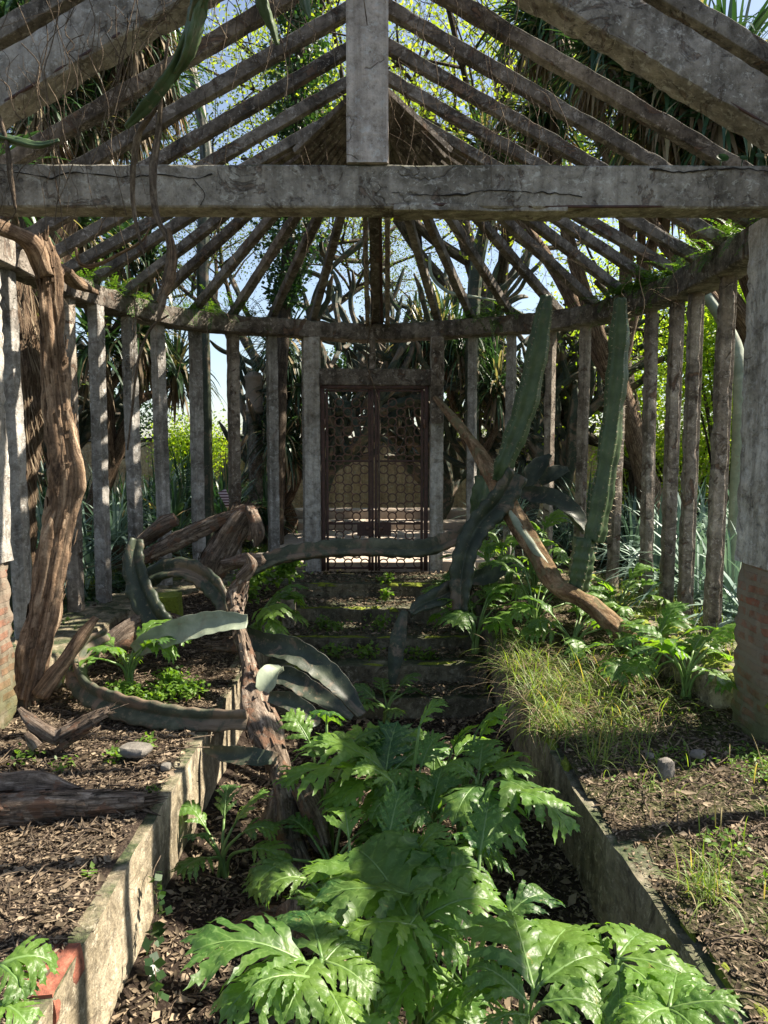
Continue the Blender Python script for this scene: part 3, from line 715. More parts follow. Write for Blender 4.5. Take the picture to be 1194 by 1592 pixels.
#@@3
# ------------------------------------------------------------------ leaf shapes
_flat = {}
def flat_leaf(v):
    """flat outline of a deeply lobed, toothed leaf (length 1 along x), triangulated; returns x, y, vein mask, triangles"""
    if v in _flat: return _flat[v]
    from mathutils.geometry import delaunay_2d_cdt
    r = random.Random(900 + v); nl = r.choice((4, 5, 5)); outline = []; veins = [[(x, 0.) for x in np.linspace(0, .97, 34)]]
    shape = [(.22, -.80), (.42, -1.08), (.47, -.78), (.64, -1.0), (.69, -.58), (.83, -.66), (.86, -.28), (1.03, 0.), (.86, .24), (.84, .58), (.70, .44), (.66, .90), (.50, .62), (.42, .92), (.22, .60)]
    for sgn in (1, -1):
        side = [(0., .0), (.03, .018)]; off = r.uniform(-.02, .02)
        for i in range(nl):
            f = (i + .5) / nl; a = .07 + .70 * f ** .95 + off; ph = R(60 - 30 * f + r.uniform(-6, 6)); env = math.sin(min(1, f * .82 + .16) * math.pi) ** .7
            l = (.24 + .32 * env) * r.uniform(.88, 1.12); w = (.043 + .022 * env) * r.uniform(.9, 1.12) * (5 / nl) ** .8
            cx, sx = math.cos(ph), math.sin(ph)
            for (u, q) in shape:
                u = u + r.uniform(-.02, .02); q = q * r.uniform(.88, 1.12)
                X = a + u * l * cx - (-q) * w * sx * 1.; Y = u * l * sx - q * w * cx
                side.append((X, max(Y, .026)))
            veins.append([(a + k * l * .93 * cx, sgn * k * l * .93 * sx) for k in np.linspace(.05, 1, 13)])
            for (k0, dd) in ((.38, .5), (.62, .5)):
                for ss in (-1, 1):
                    veins.append([(a + k0 * l * cx + t * w * 1.0 * math.cos(ph + ss * .75), sgn * (k0 * l * sx + t * w * 1.0 * math.sin(ph + ss * .75))) for t in np.linspace(.25, .85, 4)])
        for (x, y) in ((.80, .085), (.845, .115), (.86, .075), (.91, .08), (.93, .042)): side.append((x + off, y))
        side = [(x, y) for (x, y) in side]
        if sgn > 0: outline += side + [(1.0, 0.)]
        else: outline += [(x, -y) for (x, y) in side[::-1]][:-1]
    O = []
    for k in range(len(outline)):
        p, q = outline[k], outline[(k + 1) % len(outline)]; O.append(p)
        if math.dist(p, q) > .05: O.append(((p[0] + q[0]) / 2 + r.uniform(-.003, .003), (p[1] + q[1]) / 2 + r.uniform(-.003, .003)))
    On = np.array(O)
    def ins(x, y):
        A, B = On, np.roll(On, -1, 0); cr = (B[:, 0] - A[:, 0]) * (y - A[:, 1]) - (x - A[:, 0]) * (B[:, 1] - A[:, 1])
        return ((A[:, 1] <= y) & (B[:, 1] > y) & (cr > 0)).sum() != ((A[:, 1] > y) & (B[:, 1] <= y) & (cr < 0)).sum()
    pts = [Vector(p) for p in O]; mk = [0.] * len(O)
    vp = [p for vv in veins for p in vv if ins(*p)]
    pts += [Vector(p) for p in vp]; mk += [1.] * len(vp); VP = np.array(vp)
    for x in np.arange(.02, 1.1, .026):
        for y in np.arange(-.5, .5, .026):
            xx, yy = x + r.uniform(-.007, .007), y + r.uniform(-.007, .007)
            if np.min(np.hypot(VP[:, 0] - xx, VP[:, 1] - yy)) > .015 and ins(xx, yy): pts.append(Vector((xx, yy))); mk.append(0.)
    n = len(O); out = delaunay_2d_cdt(pts, [(k, (k + 1) % n) for k in range(n)], [], 1, 1e-6)
    V = np.array([tuple(p) for p in out[0]]); m = np.array([max([mk[i] for i in o_] or [0]) for o_ in out[3]]); T = np.array([f for f in out[2] if len(f) == 3])
    c = V[T].mean(1); T = T[[ins(*q) for q in c]]
    _flat[v] = (V[:, 0], V[:, 1], m, T); return _flat[v]
def acan_leaf(mb, base, d, L, W, seed, droop=.5, side=None, lobes=6, roll=0., n=30):
    """one lobed bear's breeches leaf: base point, start direction, length, half width"""
    r = random.Random(seed); d = np.asarray(d, float); d = d / np.linalg.norm(d)
    sv = np.cross(d, (0, 0, 1.)); sv /= np.linalg.norm(sv) + 1e-9
    nn = np.cross(sv, d); sv = sv * math.cos(roll) + nn * math.sin(roll)
    s = np.linspace(0, 1.1, n); P = [np.asarray(base, float)]; dd = d.copy(); bx = r.uniform(-.25, .25)
    for k in range(n - 1):
        dd = dd + np.array((0, 0, -1.)) * droop * 2.0 / n * (.3 + 1.3 * s[k]) + sv * bx / n; dd /= np.linalg.norm(dd); P.append(P[-1] + dd * L * 1.1 / n)
    P = np.array(P); T = np.gradient(P, axis=0); T /= np.linalg.norm(T, axis=1)[:, None]
    Nn = np.cross(sv, T); Nn /= np.linalg.norm(Nn, axis=1)[:, None]; S_ = np.cross(T, Nn)
    a, b, vein, tri = flat_leaf(seed % 7)
    k = W / L / .40 if L else 1
    b = b * min(1.5, max(.75, k)) * (1 if r.random() < .5 else -1); 
    flip = (seed % 2) == 1
    x = np.clip(a / 1.1 * (n - 1), 0, n - 1.001); i = x.astype(int); f = (x - i)[:, None]
    PP = P[i] * (1 - f) + P[i + 1] * f; NN = Nn[i] * (1 - f) + Nn[i + 1] * f; SS = S_[i] * (1 - f) + S_[i + 1] * f
    ab = np.abs(b); p1, p2, p3 = (r.uniform(0, 6.28) for _ in range(3))
    h = ab * .30 - ab ** 2 * r.uniform(.9, 1.9) + .035 * np.sin(a * 9 + p1 + np.sign(b)) * ab * 3 + .022 * np.sin(a * 23 + b * 9 + p2) * ab * 3 + .006 * np.sin(a * 41 - b * 31 + p3) - .007 * vein
    V = PP + SS * (b * L)[:, None] + NN * (h * L)[:, None]
    mb.add(V, None, tri, np.stack([vein, a], -1))
    return P[:int(n * .88)]

def acanthus(name, label, loc, leaves, group=None, seed=0, hgt=.3, sprd=.5, L=(.4, .6), W=.3, elev=(10, 55), arc=(0, 360), explicit=None, n=76, stalk_r=.009):
    """a clump: several stalks from one crown, each ending in one big lobed leaf"""
    r = random.Random(seed * 77 + 5)
    t = thing(name, label, 'plant', loc, group)
    lm, sm = MB(), MB(); loc = np.array(loc, float)
    lst = explicit or []
    for k in range(leaves):
        az = R(arc[0] + (arc[1] - arc[0]) * ((k * .618 + r.uniform(-.08, .08)) % 1)); e = R(r.uniform(*elev)); q = r.uniform(.5, 1.1)
        end = loc + np.array((math.cos(az) * sprd * q * math.cos(e) * .6, math.sin(az) * sprd * q * math.cos(e) * .6, hgt * r.uniform(.55, 1.15) * (.6 + .6 * math.sin(e))))
        d = np.array((math.cos(az) * math.cos(e), math.sin(az) * math.cos(e), math.sin(e)))
        lst.append((end, d, r.uniform(*L), W * r.uniform(.75, 1.1), r.uniform(.5, 1.3)))
    for k, (end, d, l, wd, dr) in enumerate(lst):
        end = np.asarray(end, float); d = np.asarray(d, float)
        mid_ = (loc + end) / 2 + np.array((0, 0, .04)) - d * .04
        tube(sm, [loc + np.array((r.uniform(-.03, .03), r.uniform(-.03, .03), -.04)), mid_, end], [stalk_r * 1.2, stalk_r, stalk_r * .7], 6, n=9)
        Pm = acan_leaf(lm, end, d, l, l * wd, seed * 100 + k, dr, n=n, lobes=r.choice((4, 4.5, 5, 5.5)), roll=r.uniform(-.35, .35))
        tube(sm, Pm[::3] + np.array((0, 0, -.002)), np.linspace(stalk_r * .7, .0015, len(Pm[::3])), 5, n=10)
    lm.build('leaves', L_acan, t); sm.build('stalks', L_stalk, t)
    return t

def strap(mb, base, az, el, L, W, droop, n=9, fold=.25, twist=0., tipk=1.):
    """vectorised over arrays: long sword leaves"""
    base = np.atleast_2d(base); k = len(az); s = np.linspace(0, 1, n)
    dx = np.cos(az) * np.cos(el); dy = np.sin(az) * np.cos(el); dz = np.sin(el)
    D = np.stack([dx, dy, dz], -1)
    P = np.zeros((k, n, 3)); P[:, 0] = base; dd = D.copy()
    for j in range(1, n):
        dd = dd + np.array((0, 0, -1.)) * (droop * 1.6 / n * (.5 + s[j]))[:, None]
        dd /= np.linalg.norm(dd, axis=1)[:, None]; P[:, j] = P[:, j - 1] + dd * (L / (n - 1))[:, None]
    sv = np.stack([-np.sin(az), np.cos(az), np.zeros(k)], -1)
    wv = (np.minimum(1, .45 + 1.4 * s) * (1 - s ** 2.2 * tipk) + .02)[None, :] * W[:, None]
    up = np.array((0, 0, 1.))
    A = P + sv[:, None] * wv[..., None] + up * (wv * fold)[..., None]; B = P - sv[:, None] * wv[..., None] + up * (wv * fold)[..., None]
    V = np.stack([A, P, B], 2)                     # k,n,3,3
    i = (np.arange(k)[:, None, None] * n * 3 + np.arange(n - 1)[None, :, None] * 3 + np.arange(2)[None, None]).ravel()
    mb.add(V.reshape(-1, 3), np.stack([i, i + 1, i + 4, i + 3], -1), None, np.zeros((V.size // 3, 2)))
def rosette(mb, c, n, L, W, rs, el=(5, 85), droop=(.2, 1.2), r0=.05, hs=.1):
    az = rs.rand(n) * 2 * math.pi; e = np.radians(el[0] + (el[1] - el[0]) * rs.rand(n))
    l = L * (.65 + .5 * rs.rand(n)); b = np.array(c) + np.stack([np.cos(az) * r0, np.sin(az) * r0, rs.rand(n) * hs], -1)
    strap(mb, b, az, e, l, W * (.7 + .5 * rs.rand(n)), droop[0] + (droop[1] - droop[0]) * rs.rand(n))
def leafcloud(mb, C3, L, W, rs, flat=.3, cup=.2):
    """small pointed leaves (two quads each folded on the midrib)"""
    k = len(C3); d = rs.randn(k, 3); d[:, 2] *= .8; d /= np.linalg.norm(d, axis=1)[:, None]
    nrm = rs.randn(k, 3) * (1 - flat) + np.array((0, 0, flat * 2)); s = np.cross(d, nrm); s /= np.linalg.norm(s, axis=1)[:, None] + 1e-9
    nn = np.cross(s, d)
    L = (L * (.6 + .7 * rs.rand(k)))[:, None]; W = (W * (.7 + .5 * rs.rand(k)))[:, None]
    a = C3; b = C3 + d * L * .5 + s * W; c = C3 + d * L; e = C3 + d * L * .5 - s * W; m_ = C3 + d * L * .5 - nn * W * cup * 2
    V = np.stack([a, b, c, e], 1)
    i = np.arange(k)[:, None] * 4
    mb.add(V.reshape(-1, 3), np.hstack([i, i + 1, i + 2, i + 3]), None, None)
def ribs(k, depth=.45, sharp=2.2, twist=0., wav=.06, wf=60):
    def f(th, t, P):
        a = (th + twist * t) * k / 2
        s = np.abs(np.cos(a)) ** sharp
        return (1 - depth) + depth * s + wav * np.sin(t * wf) * s
    return f
def cactus_stem(mb, pts, rad, k=4, depth=.5, twist=.6, wav=.05, n=None, seed=0, sides=30, rough=.12, wl=.115):
    pts = np.asarray(pts, float); L = np.linalg.norm(np.diff(pts, axis=0), axis=1).sum()
    n = n or max(14, int(L / .022))
    tube(mb, pts, rad, sides, n=n, ribs=ribs(k, depth, 2.6 if depth < .6 else (3.6 if k > 2 else 1.3), twist, wav, L / wl * 2 * math.pi), rough=rough, seed=seed, rs=5)
def spines(mb, pts, rad, k, twist, every=.05, ln=.02, seed=0):
    rs = random.Random(seed)
    P, r = smooth_path(pts, 200, rad); L = np.r_[0, np.cumsum(np.linalg.norm(np.diff(P, axis=0), axis=1))]
    T, Nn, B = frames(P); n = int(L[-1] / every)
    for q in range(n):
        i = min(199, int(np.searchsorted(L, q * every)))
        t = i / 199
        for w_ in range(k):
            th = 2 * math.pi * w_ / k - twist * t
            o = B[i] * math.cos(th) + Nn[i] * math.sin(th)
            for z in range(3):
                dd = o + T[i] * rs.uniform(-.7, .7) + np.cross(o, T[i]) * rs.uniform(-.6, .6); dd /= np.linalg.norm(dd)
                b = P[i] + o * r[i] * .97; sdv = np.cross(dd, T[i]); sdv /= np.linalg.norm(sdv) + 1e-9; w2 = np.cross(sdv, dd)
                mb.add([b + sdv * .0014, b - sdv * .0007 + w2 * .0012, b - sdv * .0007 - w2 * .0012, b + dd * ln * rs.uniform(.6, 1.3)], None, [(0, 1, 3), (1, 2, 3), (2, 0, 3)])

def branches(seed, base, d, L, r, levels, kids=(4, 4, 4), spread=.7, wob=.25, up=.15, shrink=.62, n0=8, frac=(.35, 1.), rk=.62):
    rr = np.random.RandomState(seed); out = []; tips = []
    def go(p, d, L, r, lv):
        n = n0 if lv == levels else 5
        P = [p]; dd = d / np.linalg.norm(d)
        for k in range(n):
            dd = dd + rr.randn(3) * wob / math.sqrt(n) + np.array((0, 0, up)) / n; dd /= np.linalg.norm(dd); P.append(P[-1] + dd * L / n)
        P = np.array(P); rad = np.linspace(r, r * (.55 if lv else .3), len(P)); out.append((P, rad, lv))
        if lv == 0: tips.extend(P[1:]); return
        for q in range(kids[levels - lv]):
            f = frac[0] + (frac[1] - frac[0]) * (q + rr.rand() * .8) / kids[levels - lv]; i = min(len(P) - 1, int(f * (len(P) - 1)) + 0)
            a = rr.randn(3); a -= a.dot(dd) * dd; a /= np.linalg.norm(a)
            nd = dd * (1 - spread * .6) + a * spread + np.array((0, 0, up * .5))
            go(P[i], nd, L * shrink * rr.uniform(.75, 1.15), max(.004, rad[i] * rk), lv - 1)
    go(np.asarray(base, float), np.asarray(d, float), L, r, levels)
    return out, np.array(tips)

def tree(name, label, base, d, L, r, seed, leaf=L_tree, nl=12, ls=.07, lw=.022, cloud=.28, levels=3, kids=(6, 5, 5), group=None, bark_m=M_bark, spread=.75, up=.2, shrink=.6, cat='tree', wob=.3, flat=.3, frac=(.4, 1.)):
    t = thing(name, label, cat, base, group)
    br, tips = branches(seed, base, d, L, r, levels, kids, spread, wob, up, shrink, frac=frac)
    tm, bm, lm = MB(), MB(), MB()
    for P, rad, lv in br:
        if lv == levels: tube(tm, P, rad, 14, n=26, rough=.16, seed=seed, rs=2)
        else: tube(bm, P, rad, 6 if lv > 1 else 4, n=len(P) * 2 if lv > 1 else len(P), rough=.05 if lv > 1 else 0, seed=seed)
    tm.build('trunk', bark_m, t); bm.build('branches', bark_m, t)
    rs = np.random.RandomState(seed + 9)
    if nl:
        C3 = np.repeat(tips, nl, 0); C3 = C3 + rs.randn(len(C3), 3) * cloud * np.array((1, 1, .7))
        leafcloud(lm, C3, ls, lw, rs, flat); lm.build('crown', leaf, t)
    return t
#@@4
# ------------------------------------------------------------------ bear's breeches clumps
def hl(b, t, W=.34, dr=.6):
    b = at(*b); t = at(*t); v = t - b; L = np.linalg.norm(v); d = v / L + np.array((0, 0, .5 * dr))
    return (b, d, L * .94, W * 1.1, dr)
BB = 'lobed green plants in the sunken aisle'
# centre, the big dark leaf over the aisle
acanthus('acanthus_plant', 'broad dark green lobed plant rising in the middle of the sunken aisle', at(655, 1560, 2.35)*np.array((1,1,0))+np.array((0,0,-.5)), 0, BB, 1,
  explicit=[hl((640, 1440, 2.15), (560, 1290, 2.6), .50, .35), hl((650, 1395, 2.25), (470, 1385, 2.2), .36, .5), hl((650, 1400, 2.25), (760, 1330, 2.5), .40, .5),
            hl((655, 1430, 2.2), (800, 1375, 2.3), .36, .7), hl((645, 1440, 2.1), (520, 1450, 2.0), .40, .7), hl((650, 1420, 2.2), (600, 1540, 1.95), .40, .9),
            hl((660, 1450, 2.2), (740, 1500, 2.1), .42, .9), hl((640, 1420, 2.3), (500, 1310, 2.6), .34, .6), hl((660, 1400, 2.3), (690, 1290, 2.7), .42, .4)])
acanthus('acanthus_plant', 'bright sunlit lobed plant in the near aisle beside the left concrete wall', np.array((-.35, 1.75, -.5)), 0, BB, 2,
  explicit=[hl((480, 1500, 1.75), (270, 1440, 1.75), .34, .7), hl((470, 1490, 1.75), (310, 1590, 1.6), .38, .7), hl((490, 1490, 1.8), (440, 1600, 1.55), .40, .7), hl((500, 1490, 1.8), (480, 1400, 2.1), .36, .4),
            hl((505, 1495, 1.8), (600, 1560, 1.7), .38, .8), hl((500, 1500, 1.8), (560, 1450, 1.95), .36, .6), hl((510, 1540, 1.7), (540, 1620, 1.55), .36, .9), hl((480, 1520, 1.7), (370, 1530, 1.6), .32, .6)])
acanthus('acanthus_plant', 'glossy bright green lobed plant at the foot of the right mossy wall', np.array((.32, 2.0, -.5)), 0, BB, 3,
  explicit=[hl((830, 1540, 1.75), (790, 1400, 2.05), .46, .3), hl((840, 1530, 1.75), (960, 1470, 1.85), .40, .6), hl((830, 1545, 1.75), (880, 1410, 2.1), .36, .5), hl((840, 1560, 1.7), (960, 1570, 1.65), .40, .8),
            hl((820, 1560, 1.7), (730, 1480, 1.85), .38, .6), hl((820, 1580, 1.65), (740, 1590, 1.6), .36, .8), hl((850, 1590, 1.6), (880, 1640, 1.45), .40, .9), hl((810, 1550, 1.75), (700, 1540, 1.8), .36, .8)])
acanthus('acanthus_plant', 'lobed plant with long pale shining leaf tips at the lower right against the wall', np.array((.62, 1.9, -.45)), 0, BB, 4,
  explicit=[hl((965, 1490, 1.8), (1130, 1550, 1.7), .30, .8), hl((960, 1490, 1.8), (1010, 1440, 2.0), .30, .5), hl((970, 1500, 1.75), (1080, 1610, 1.55), .34, .9), hl((960, 1500, 1.8), (960, 1600, 1.6), .38, .9), hl((950, 1490, 1.85), (880, 1450, 2.0), .32, .7), hl((980, 1560, 1.6), (1130, 1600, 1.55), .30, .7)])
acanthus('acanthus_plant', 'large dark lobed leaf clump in the bottom left corner over the brick', np.array((-.98, 1.45, -.1)), 0, BB, 5,
  explicit=[hl((0, 1500, 1.45), (110, 1490, 1.5), .42, 1.0), hl((0, 1500, 1.45), (50, 1560, 1.4), .40, .9), hl((-10, 1560, 1.4), (60, 1600, 1.35), .38, .8), hl((-10, 1500, 1.5), (-70, 1440, 1.5), .4, .6)])
# bright clump in mid aisle
acanthus('acanthus_plant', 'bushy bright clump of lobed leaves in mid aisle, tallest in the group below the steps', np.array((-.02, 3.55, -.52)), 0, BB, 6,
  explicit=[hl((600, 1200, 3.5), (610, 1110, 3.75), .42, .3), hl((600, 1200, 3.45), (480, 1130, 3.5), .34, .5), hl((595, 1210, 3.4), (420, 1195, 3.2), .34, .6), hl((590, 1215, 3.4), (500, 1250, 3.1), .36, .8), hl((610, 1205, 3.4), (640, 1280, 3.05), .40, .8),
            hl((610, 1200, 3.5), (540, 1120, 3.9), .34, .4), hl((610, 1200, 3.5), (690, 1140, 3.7), .34, .5), hl((610, 1210, 3.4), (700, 1220, 3.2), .38, .8), hl((600, 1215, 3.4), (570, 1290, 3.05), .38, .9), hl((600, 1190, 3.6), (450, 1150, 3.7), .30, .5), hl((605, 1180, 3.6), (650, 1130, 3.9), .34, .5)])
acanthus('acanthus_plant', 'clump of lobed leaves drooping toward the right wall in mid aisle', np.array((.40, 3.35, -.52)), 0, BB, 7,
  explicit=[hl((745, 1200, 3.3), (840, 1195, 3.1), .30, .7), hl((745, 1200, 3.3), (750, 1140, 3.6), .36, .4), hl((740, 1210, 3.2), (690, 1180, 3.3), .36, .6), hl((800, 1230, 3.0), (905, 1310, 2.75), .36, 1.1), hl((745, 1225, 3.2), (790, 1340, 2.75), .34, 1.1), hl((745, 1220, 3.2), (700, 1290, 2.9), .36, 1.0), hl((760, 1215, 3.2), (860, 1250, 2.9), .38, .9), hl((750, 1210, 3.3), (810, 1160, 3.6), .34, .6), hl((750, 1240, 3.1), (760, 1300, 2.9), .42, .8)])
acanthus('acanthus_plant', 'shaded lobed plant low beside the left aisle wall', np.array((-.80, 3.35, -.5)), 7, BB, 8, hgt=.22, sprd=.3, L=(.18, .28), W=.36)
acanthus('acanthus_plant', 'small shaded lobed plant at the foot of the steps', np.array((.02, 5.35, -.46)), 8, BB, 9, hgt=.18, sprd=.25, L=(.18, .27), W=.40, n=56)
acanthus('acanthus_plant', 'lobed plant spilling from the left bed beside the kerb post', at(400, 985, 5.8), 9, None, 10, hgt=.28, sprd=.35, L=(.28, .42), W=.33, arc=(-110, 60), elev=(5, 50))
acanthus('acanthus_plant', 'lobed plant with pale stalks inside the loop of fallen cactus on the left bed', np.array((-1.75, 4.75, .0)), 9, None, 11, hgt=.34, sprd=.35, L=(.24, .38), W=.36, elev=(0, 45))
acanthus('acanthus_plant', 'pale leaved lobed plant in the bottom right corner over the right wall edge', np.array((.78, 1.55, -.45)), 0, BB, 14,
  explicit=[hl((1040, 1570, 1.5), (1170, 1560, 1.45), .32, .6), hl((1040, 1570, 1.5), (1120, 1640, 1.35), .36, .8), hl((1040, 1570, 1.5), (980, 1600, 1.4), .38, .8), hl((1040, 1570, 1.55), (1060, 1500, 1.75), .30, .5), hl((1035, 1580, 1.5), (960, 1540, 1.6), .36, .6)])
for k, (x, y, hg, ll, lab) in enumerate(((.05, 1.75, .28, .30, 'lobed plant with pale flower spikes at the bottom centre of the aisle'), (-.12, 2.75, .36, .28, 'shaded lobed plant right of the reddish trunk roots'), (-.25, 3.25, .3, .26, 'lobed plant leaning on the reddish dead trunk'), (.28, 3.75, .4, .26, 'lobed plant at the back of the bright aisle clump'), (.15, 3.05, .5, .24, 'small leaved lobed plant standing in the heart of the aisle group'), (.02, 2.1, .3, .26, 'lobed plant under the large dark aisle leaf'), (.65, 1.55, .3, .28, 'lowest lobed plant cut by the bottom edge near the right wall'), (.22, 1.5, .34, .26, 'lobed plant cut by the bottom edge, right of the aisle centre'), (-.12, 1.55, .3, .24, 'lobed plant cut by the bottom edge, left of the aisle centre'), (-.3, 3.65, .5, .24, 'lobed plant leaning left at the back of the bright aisle clump'), (-.02, 2.5, .42, .22, 'small leaved lobed plant between the big dark leaf and the reddish roots'), (.3, 2.35, .46, .22, 'small leaved lobed plant just behind the glossy near right clump'), (.12, 3.35, .56, .22, 'topmost small leaved plant of the aisle group'), (.42, 3.75, .45, .22, 'small leaved lobed plant at the back right of the aisle group'))):
    acanthus('acanthus_plant', lab, (x, y, -.52), 9, BB, 40 + k, hgt=hg * 1.2, sprd=.38, L=(ll * .75, ll * 1.15), W=.4, elev=(5, 65), n=76)
RB = 'lobed plants on the right bed'
for k, (x, y, D, hg, ll, lab) in enumerate((
    (760, 920, 6.6, .5, .36, 'dark lobed plant right of the top steps behind the bent cactus'), (830, 900, 7.0, .6, .36, 'tall lobed plant behind the leaning bark covered cactus log'),
    (740, 990, 5.9, .4, .38, 'lobed plant overhanging the steps from the right bed'), (830, 970, 6.0, .45, .38, 'dense lobed plant below the leaning cactus log'),
    (890, 985, 5.5, .32, .34, 'lobed plant in front of the foot of the leaning cactus log'), (960, 960, 6.2, .28, .32, 'lobed plant at the kerb behind the foot of the cactus log'),
    (1010, 1040, 4.9, .3, .32, 'sunlit lobed plant lying over the right kerb'), (1065, 1085, 4.5, .34, .32, 'sunlit lobed plant with bare green stalks beside the brick pillar'),
    (790, 850, 7.3, .5, .34, 'bright backlit lobed plant nearest the right door jamb'), (700, 960, 6.6, .3, .28, 'small lobed plant at the right end of the second step'))):
    p = at(x, y, D); p[2] = float(bed_z(p[0], p[1])) + .02 if p[0] > .95 else max(p[2] - .1, -.1)
    p[0] = max(p[0], .72)
    acanthus('acanthus_plant', lab, p, 11, RB, 20 + k, hgt=hg, sprd=.42, L=(ll * .7, ll * 1.1), W=.40, elev=(0, 60), n=56)

# ------------------------------------------------------------------ fallen and standing cactus stems
FC = 'fallen winged cactus stems'
def stem(label, pts, wpx, mat=K_dark, k=3, depth=.80, twist=1.0, wav=.07, group=FC, sp=True, seed=0, name='cactus_stem'):
    P = path(pts); w_ = np.array(wpx, float) if not np.isscalar(wpx) else np.full(len(pts), wpx, float)
    rad = w_ / 2 * P[:, 1] / F * (1.12 if k > 2 else .84)
    t = thing(name, label, 'cactus', P[0], group)
    b = MB()
    if k == 2:                                  # flat two winged stem: folded blade with a thick middle and scalloped margins
        L = np.linalg.norm(np.diff(P, axis=0), axis=1).sum(); n = int(L / .012) + 20; Q, rr_ = smooth_path(P, n, rad * .95)
        tt = np.linspace(0, L, n); m = 28; th = np.arange(m) / m * 2 * math.pi; cx = np.cos(th); sx = np.sin(th)
        sc_ = np.stack([1 + .10 * np.abs(np.sin(tt / .10 * math.pi + seed + e)) + .07 * fbm(np.stack([tt * 6, tt * 0 + e, tt * 0], -1), 1, seed, 2) for e in (0, 1.3)], -1)
        wx = rr_[:, None] * cx * np.where(cx > 0, sc_[:, :1], sc_[:, 1:]); ax = np.abs(cx)
        tz = rr_[:, None] * ((.30 * (1 - ax ** .7) + .05) * sx + .75 * ax ** 1.15 - .05 * np.sin(tt[:, None] * 40) * ax ** 3)
        a_ = (twist * (tt / L - .3) * 1.6)[:, None]
        sweep(b, Q, np.stack([wx * np.cos(a_) - tz * np.sin(a_), wx * np.sin(a_) + tz * np.cos(a_)], -1), up=(0, -1, .35))
    else: cactus_stem(b, P, rad, k, depth, twist, wav, seed=seed)
    b.build('stem', mat, t)
    return t
stem('long withered cactus stem lying across the foot of the iron gate', [(372, 900, 5.9), (400, 882, 6.0), (440, 866, 6.1), (510, 856, 6.3), (580, 854, 6.4), (650, 856, 6.4), (700, 842, 6.3), (745, 820, 6.25)], [22, 28, 28, 30, 32, 32, 30, 26], K_brown, twist=.4, seed=1)
stem('thick drooping cactus stem hanging down right of the steps', [(800, 735, 6.0), (775, 780, 5.95), (745, 815, 5.9), (726, 855, 5.8), (718, 905, 5.75), (717, 950, 5.7)], [40, 44, 40, 38, 38, 26], K_dark, seed=2)
stem('dark cactus stem sloping from the steps up to the drooping stem', [(722, 902, 5.85), (690, 925, 5.8), (655, 942, 5.7), (640, 955, 5.6)], [30, 34, 26, 14], K_dark, seed=3)
stem('single narrow cactus stem hanging over the middle of the steps', [(630, 950, 5.6), (620, 985, 5.55), (613, 1025, 5.5), (608, 1064, 5.45)], [12, 28, 28, 14], K_dark, twist=.3, seed=4, k=2)
stem('pale sun bleached end of the looping cactus stem on the left bed', [(385, 968, 4.7), (340, 968, 4.7), (290, 978, 4.7), (240, 995, 4.75), (210, 1010, 4.8)], [26, 40, 46, 40, 24], K_pale, twist=.3, seed=5, k=2)
stem('cactus stem bent in a wide loop across the left bed and over the wall edge', [(165, 985, 4.85), (130, 1005, 4.7), (118, 1040, 4.5), (135, 1072, 4.3), (175, 1092, 4.2), (235, 1108, 4.1), (300, 1116, 4.1), (385, 1116, 4.05)], [22, 28, 34, 38, 42, 44, 40, 34], K_brown, twist=.5, seed=6)
stem('upright cactus stem with a pale tip in front of the left posts', [(262, 975, 5.2), (238, 950, 5.25), (218, 910, 5.35), (208, 870, 5.4), (212, 838, 5.45)], [46, 48, 40, 32, 22], K_dark, seed=7)
stem('arching cactus stem over the mossy block', [(215, 915, 5.5), (245, 892, 5.5), (285, 885, 5.45), (320, 900, 5.4), (345, 925, 5.3), (352, 955, 5.2)], [26, 32, 34, 36, 34, 22], K_dark, seed=8)
stem('upper of the two long dark stems trailing from the dead trunk into the aisle', [(378, 980, 4.95), (415, 1000, 4.9), (455, 1012, 4.85), (495, 1040, 4.8), (530, 1075, 4.7), (560, 1115, 4.6)], [24, 40, 46, 46, 42, 22], K_dark, seed=9, wav=.05, k=2, twist=0.65)
stem('lower of the two long dark stems trailing from the dead trunk into the aisle', [(400, 1045, 4.6), (445, 1050, 4.65), (480, 1075, 4.6), (515, 1100, 4.5), (545, 1120, 4.45)], [24, 36, 38, 34, 18], K_dark, seed=10, k=2, twist=0.8)
stem('pale broken cactus piece beside the reddish dead trunk', [(402, 1075, 4.3), (420, 1055, 4.35), (440, 1040, 4.4)], [30, 44, 26], K_pale, seed=11, k=2)
stem('short curved cactus stem pointing right from the reddish dead trunk', [(418, 1082, 4.2), (450, 1090, 4.2), (480, 1112, 4.15), (492, 1130, 4.1)], [20, 32, 32, 16], K_dark, seed=12, k=2, twist=0.5)
stem('dark cactus stem sticking out of the left retaining wall', [(318, 1162, 3.9), (355, 1172, 3.85), (395, 1180, 3.8), (430, 1184, 3.8)], [14, 30, 34, 26], K_dark, seed=13, k=2, twist=0.65)
PD = 'broad winged stems behind the leaning log'
stem('broad dark cactus stem pointing up to the right behind the leaning log', [(806, 758, 6.9), (825, 740, 6.9), (845, 722, 6.9), (858, 708, 6.9)], [20, 34, 30, 10], K_dark, seed=14, group=PD, k=2, twist=0.8)
stem('long dark cactus stem arching down toward the tall green column', [(806, 762, 6.7), (835, 772, 6.6), (865, 782, 6.5), (890, 805, 6.4), (908, 830, 6.3)], [16, 34, 38, 40, 20], K_dark, seed=15, group=PD, k=2, twist=0.95)
stem('short dark cactus stem with wavy edges pointing at the right posts', [(838, 748, 7.0), (860, 738, 7.0), (884, 732, 7.0)], [20, 28, 14], K_dark, seed=16, group=PD, k=2, twist=0.5)
stem('dark cactus stem lying level behind the drooping stem', [(730, 900, 6.3), (765, 895, 6.3), (800, 880, 6.3)], [20, 36, 20], K_dark, seed=17, group=PD, k=2, twist=0.65)
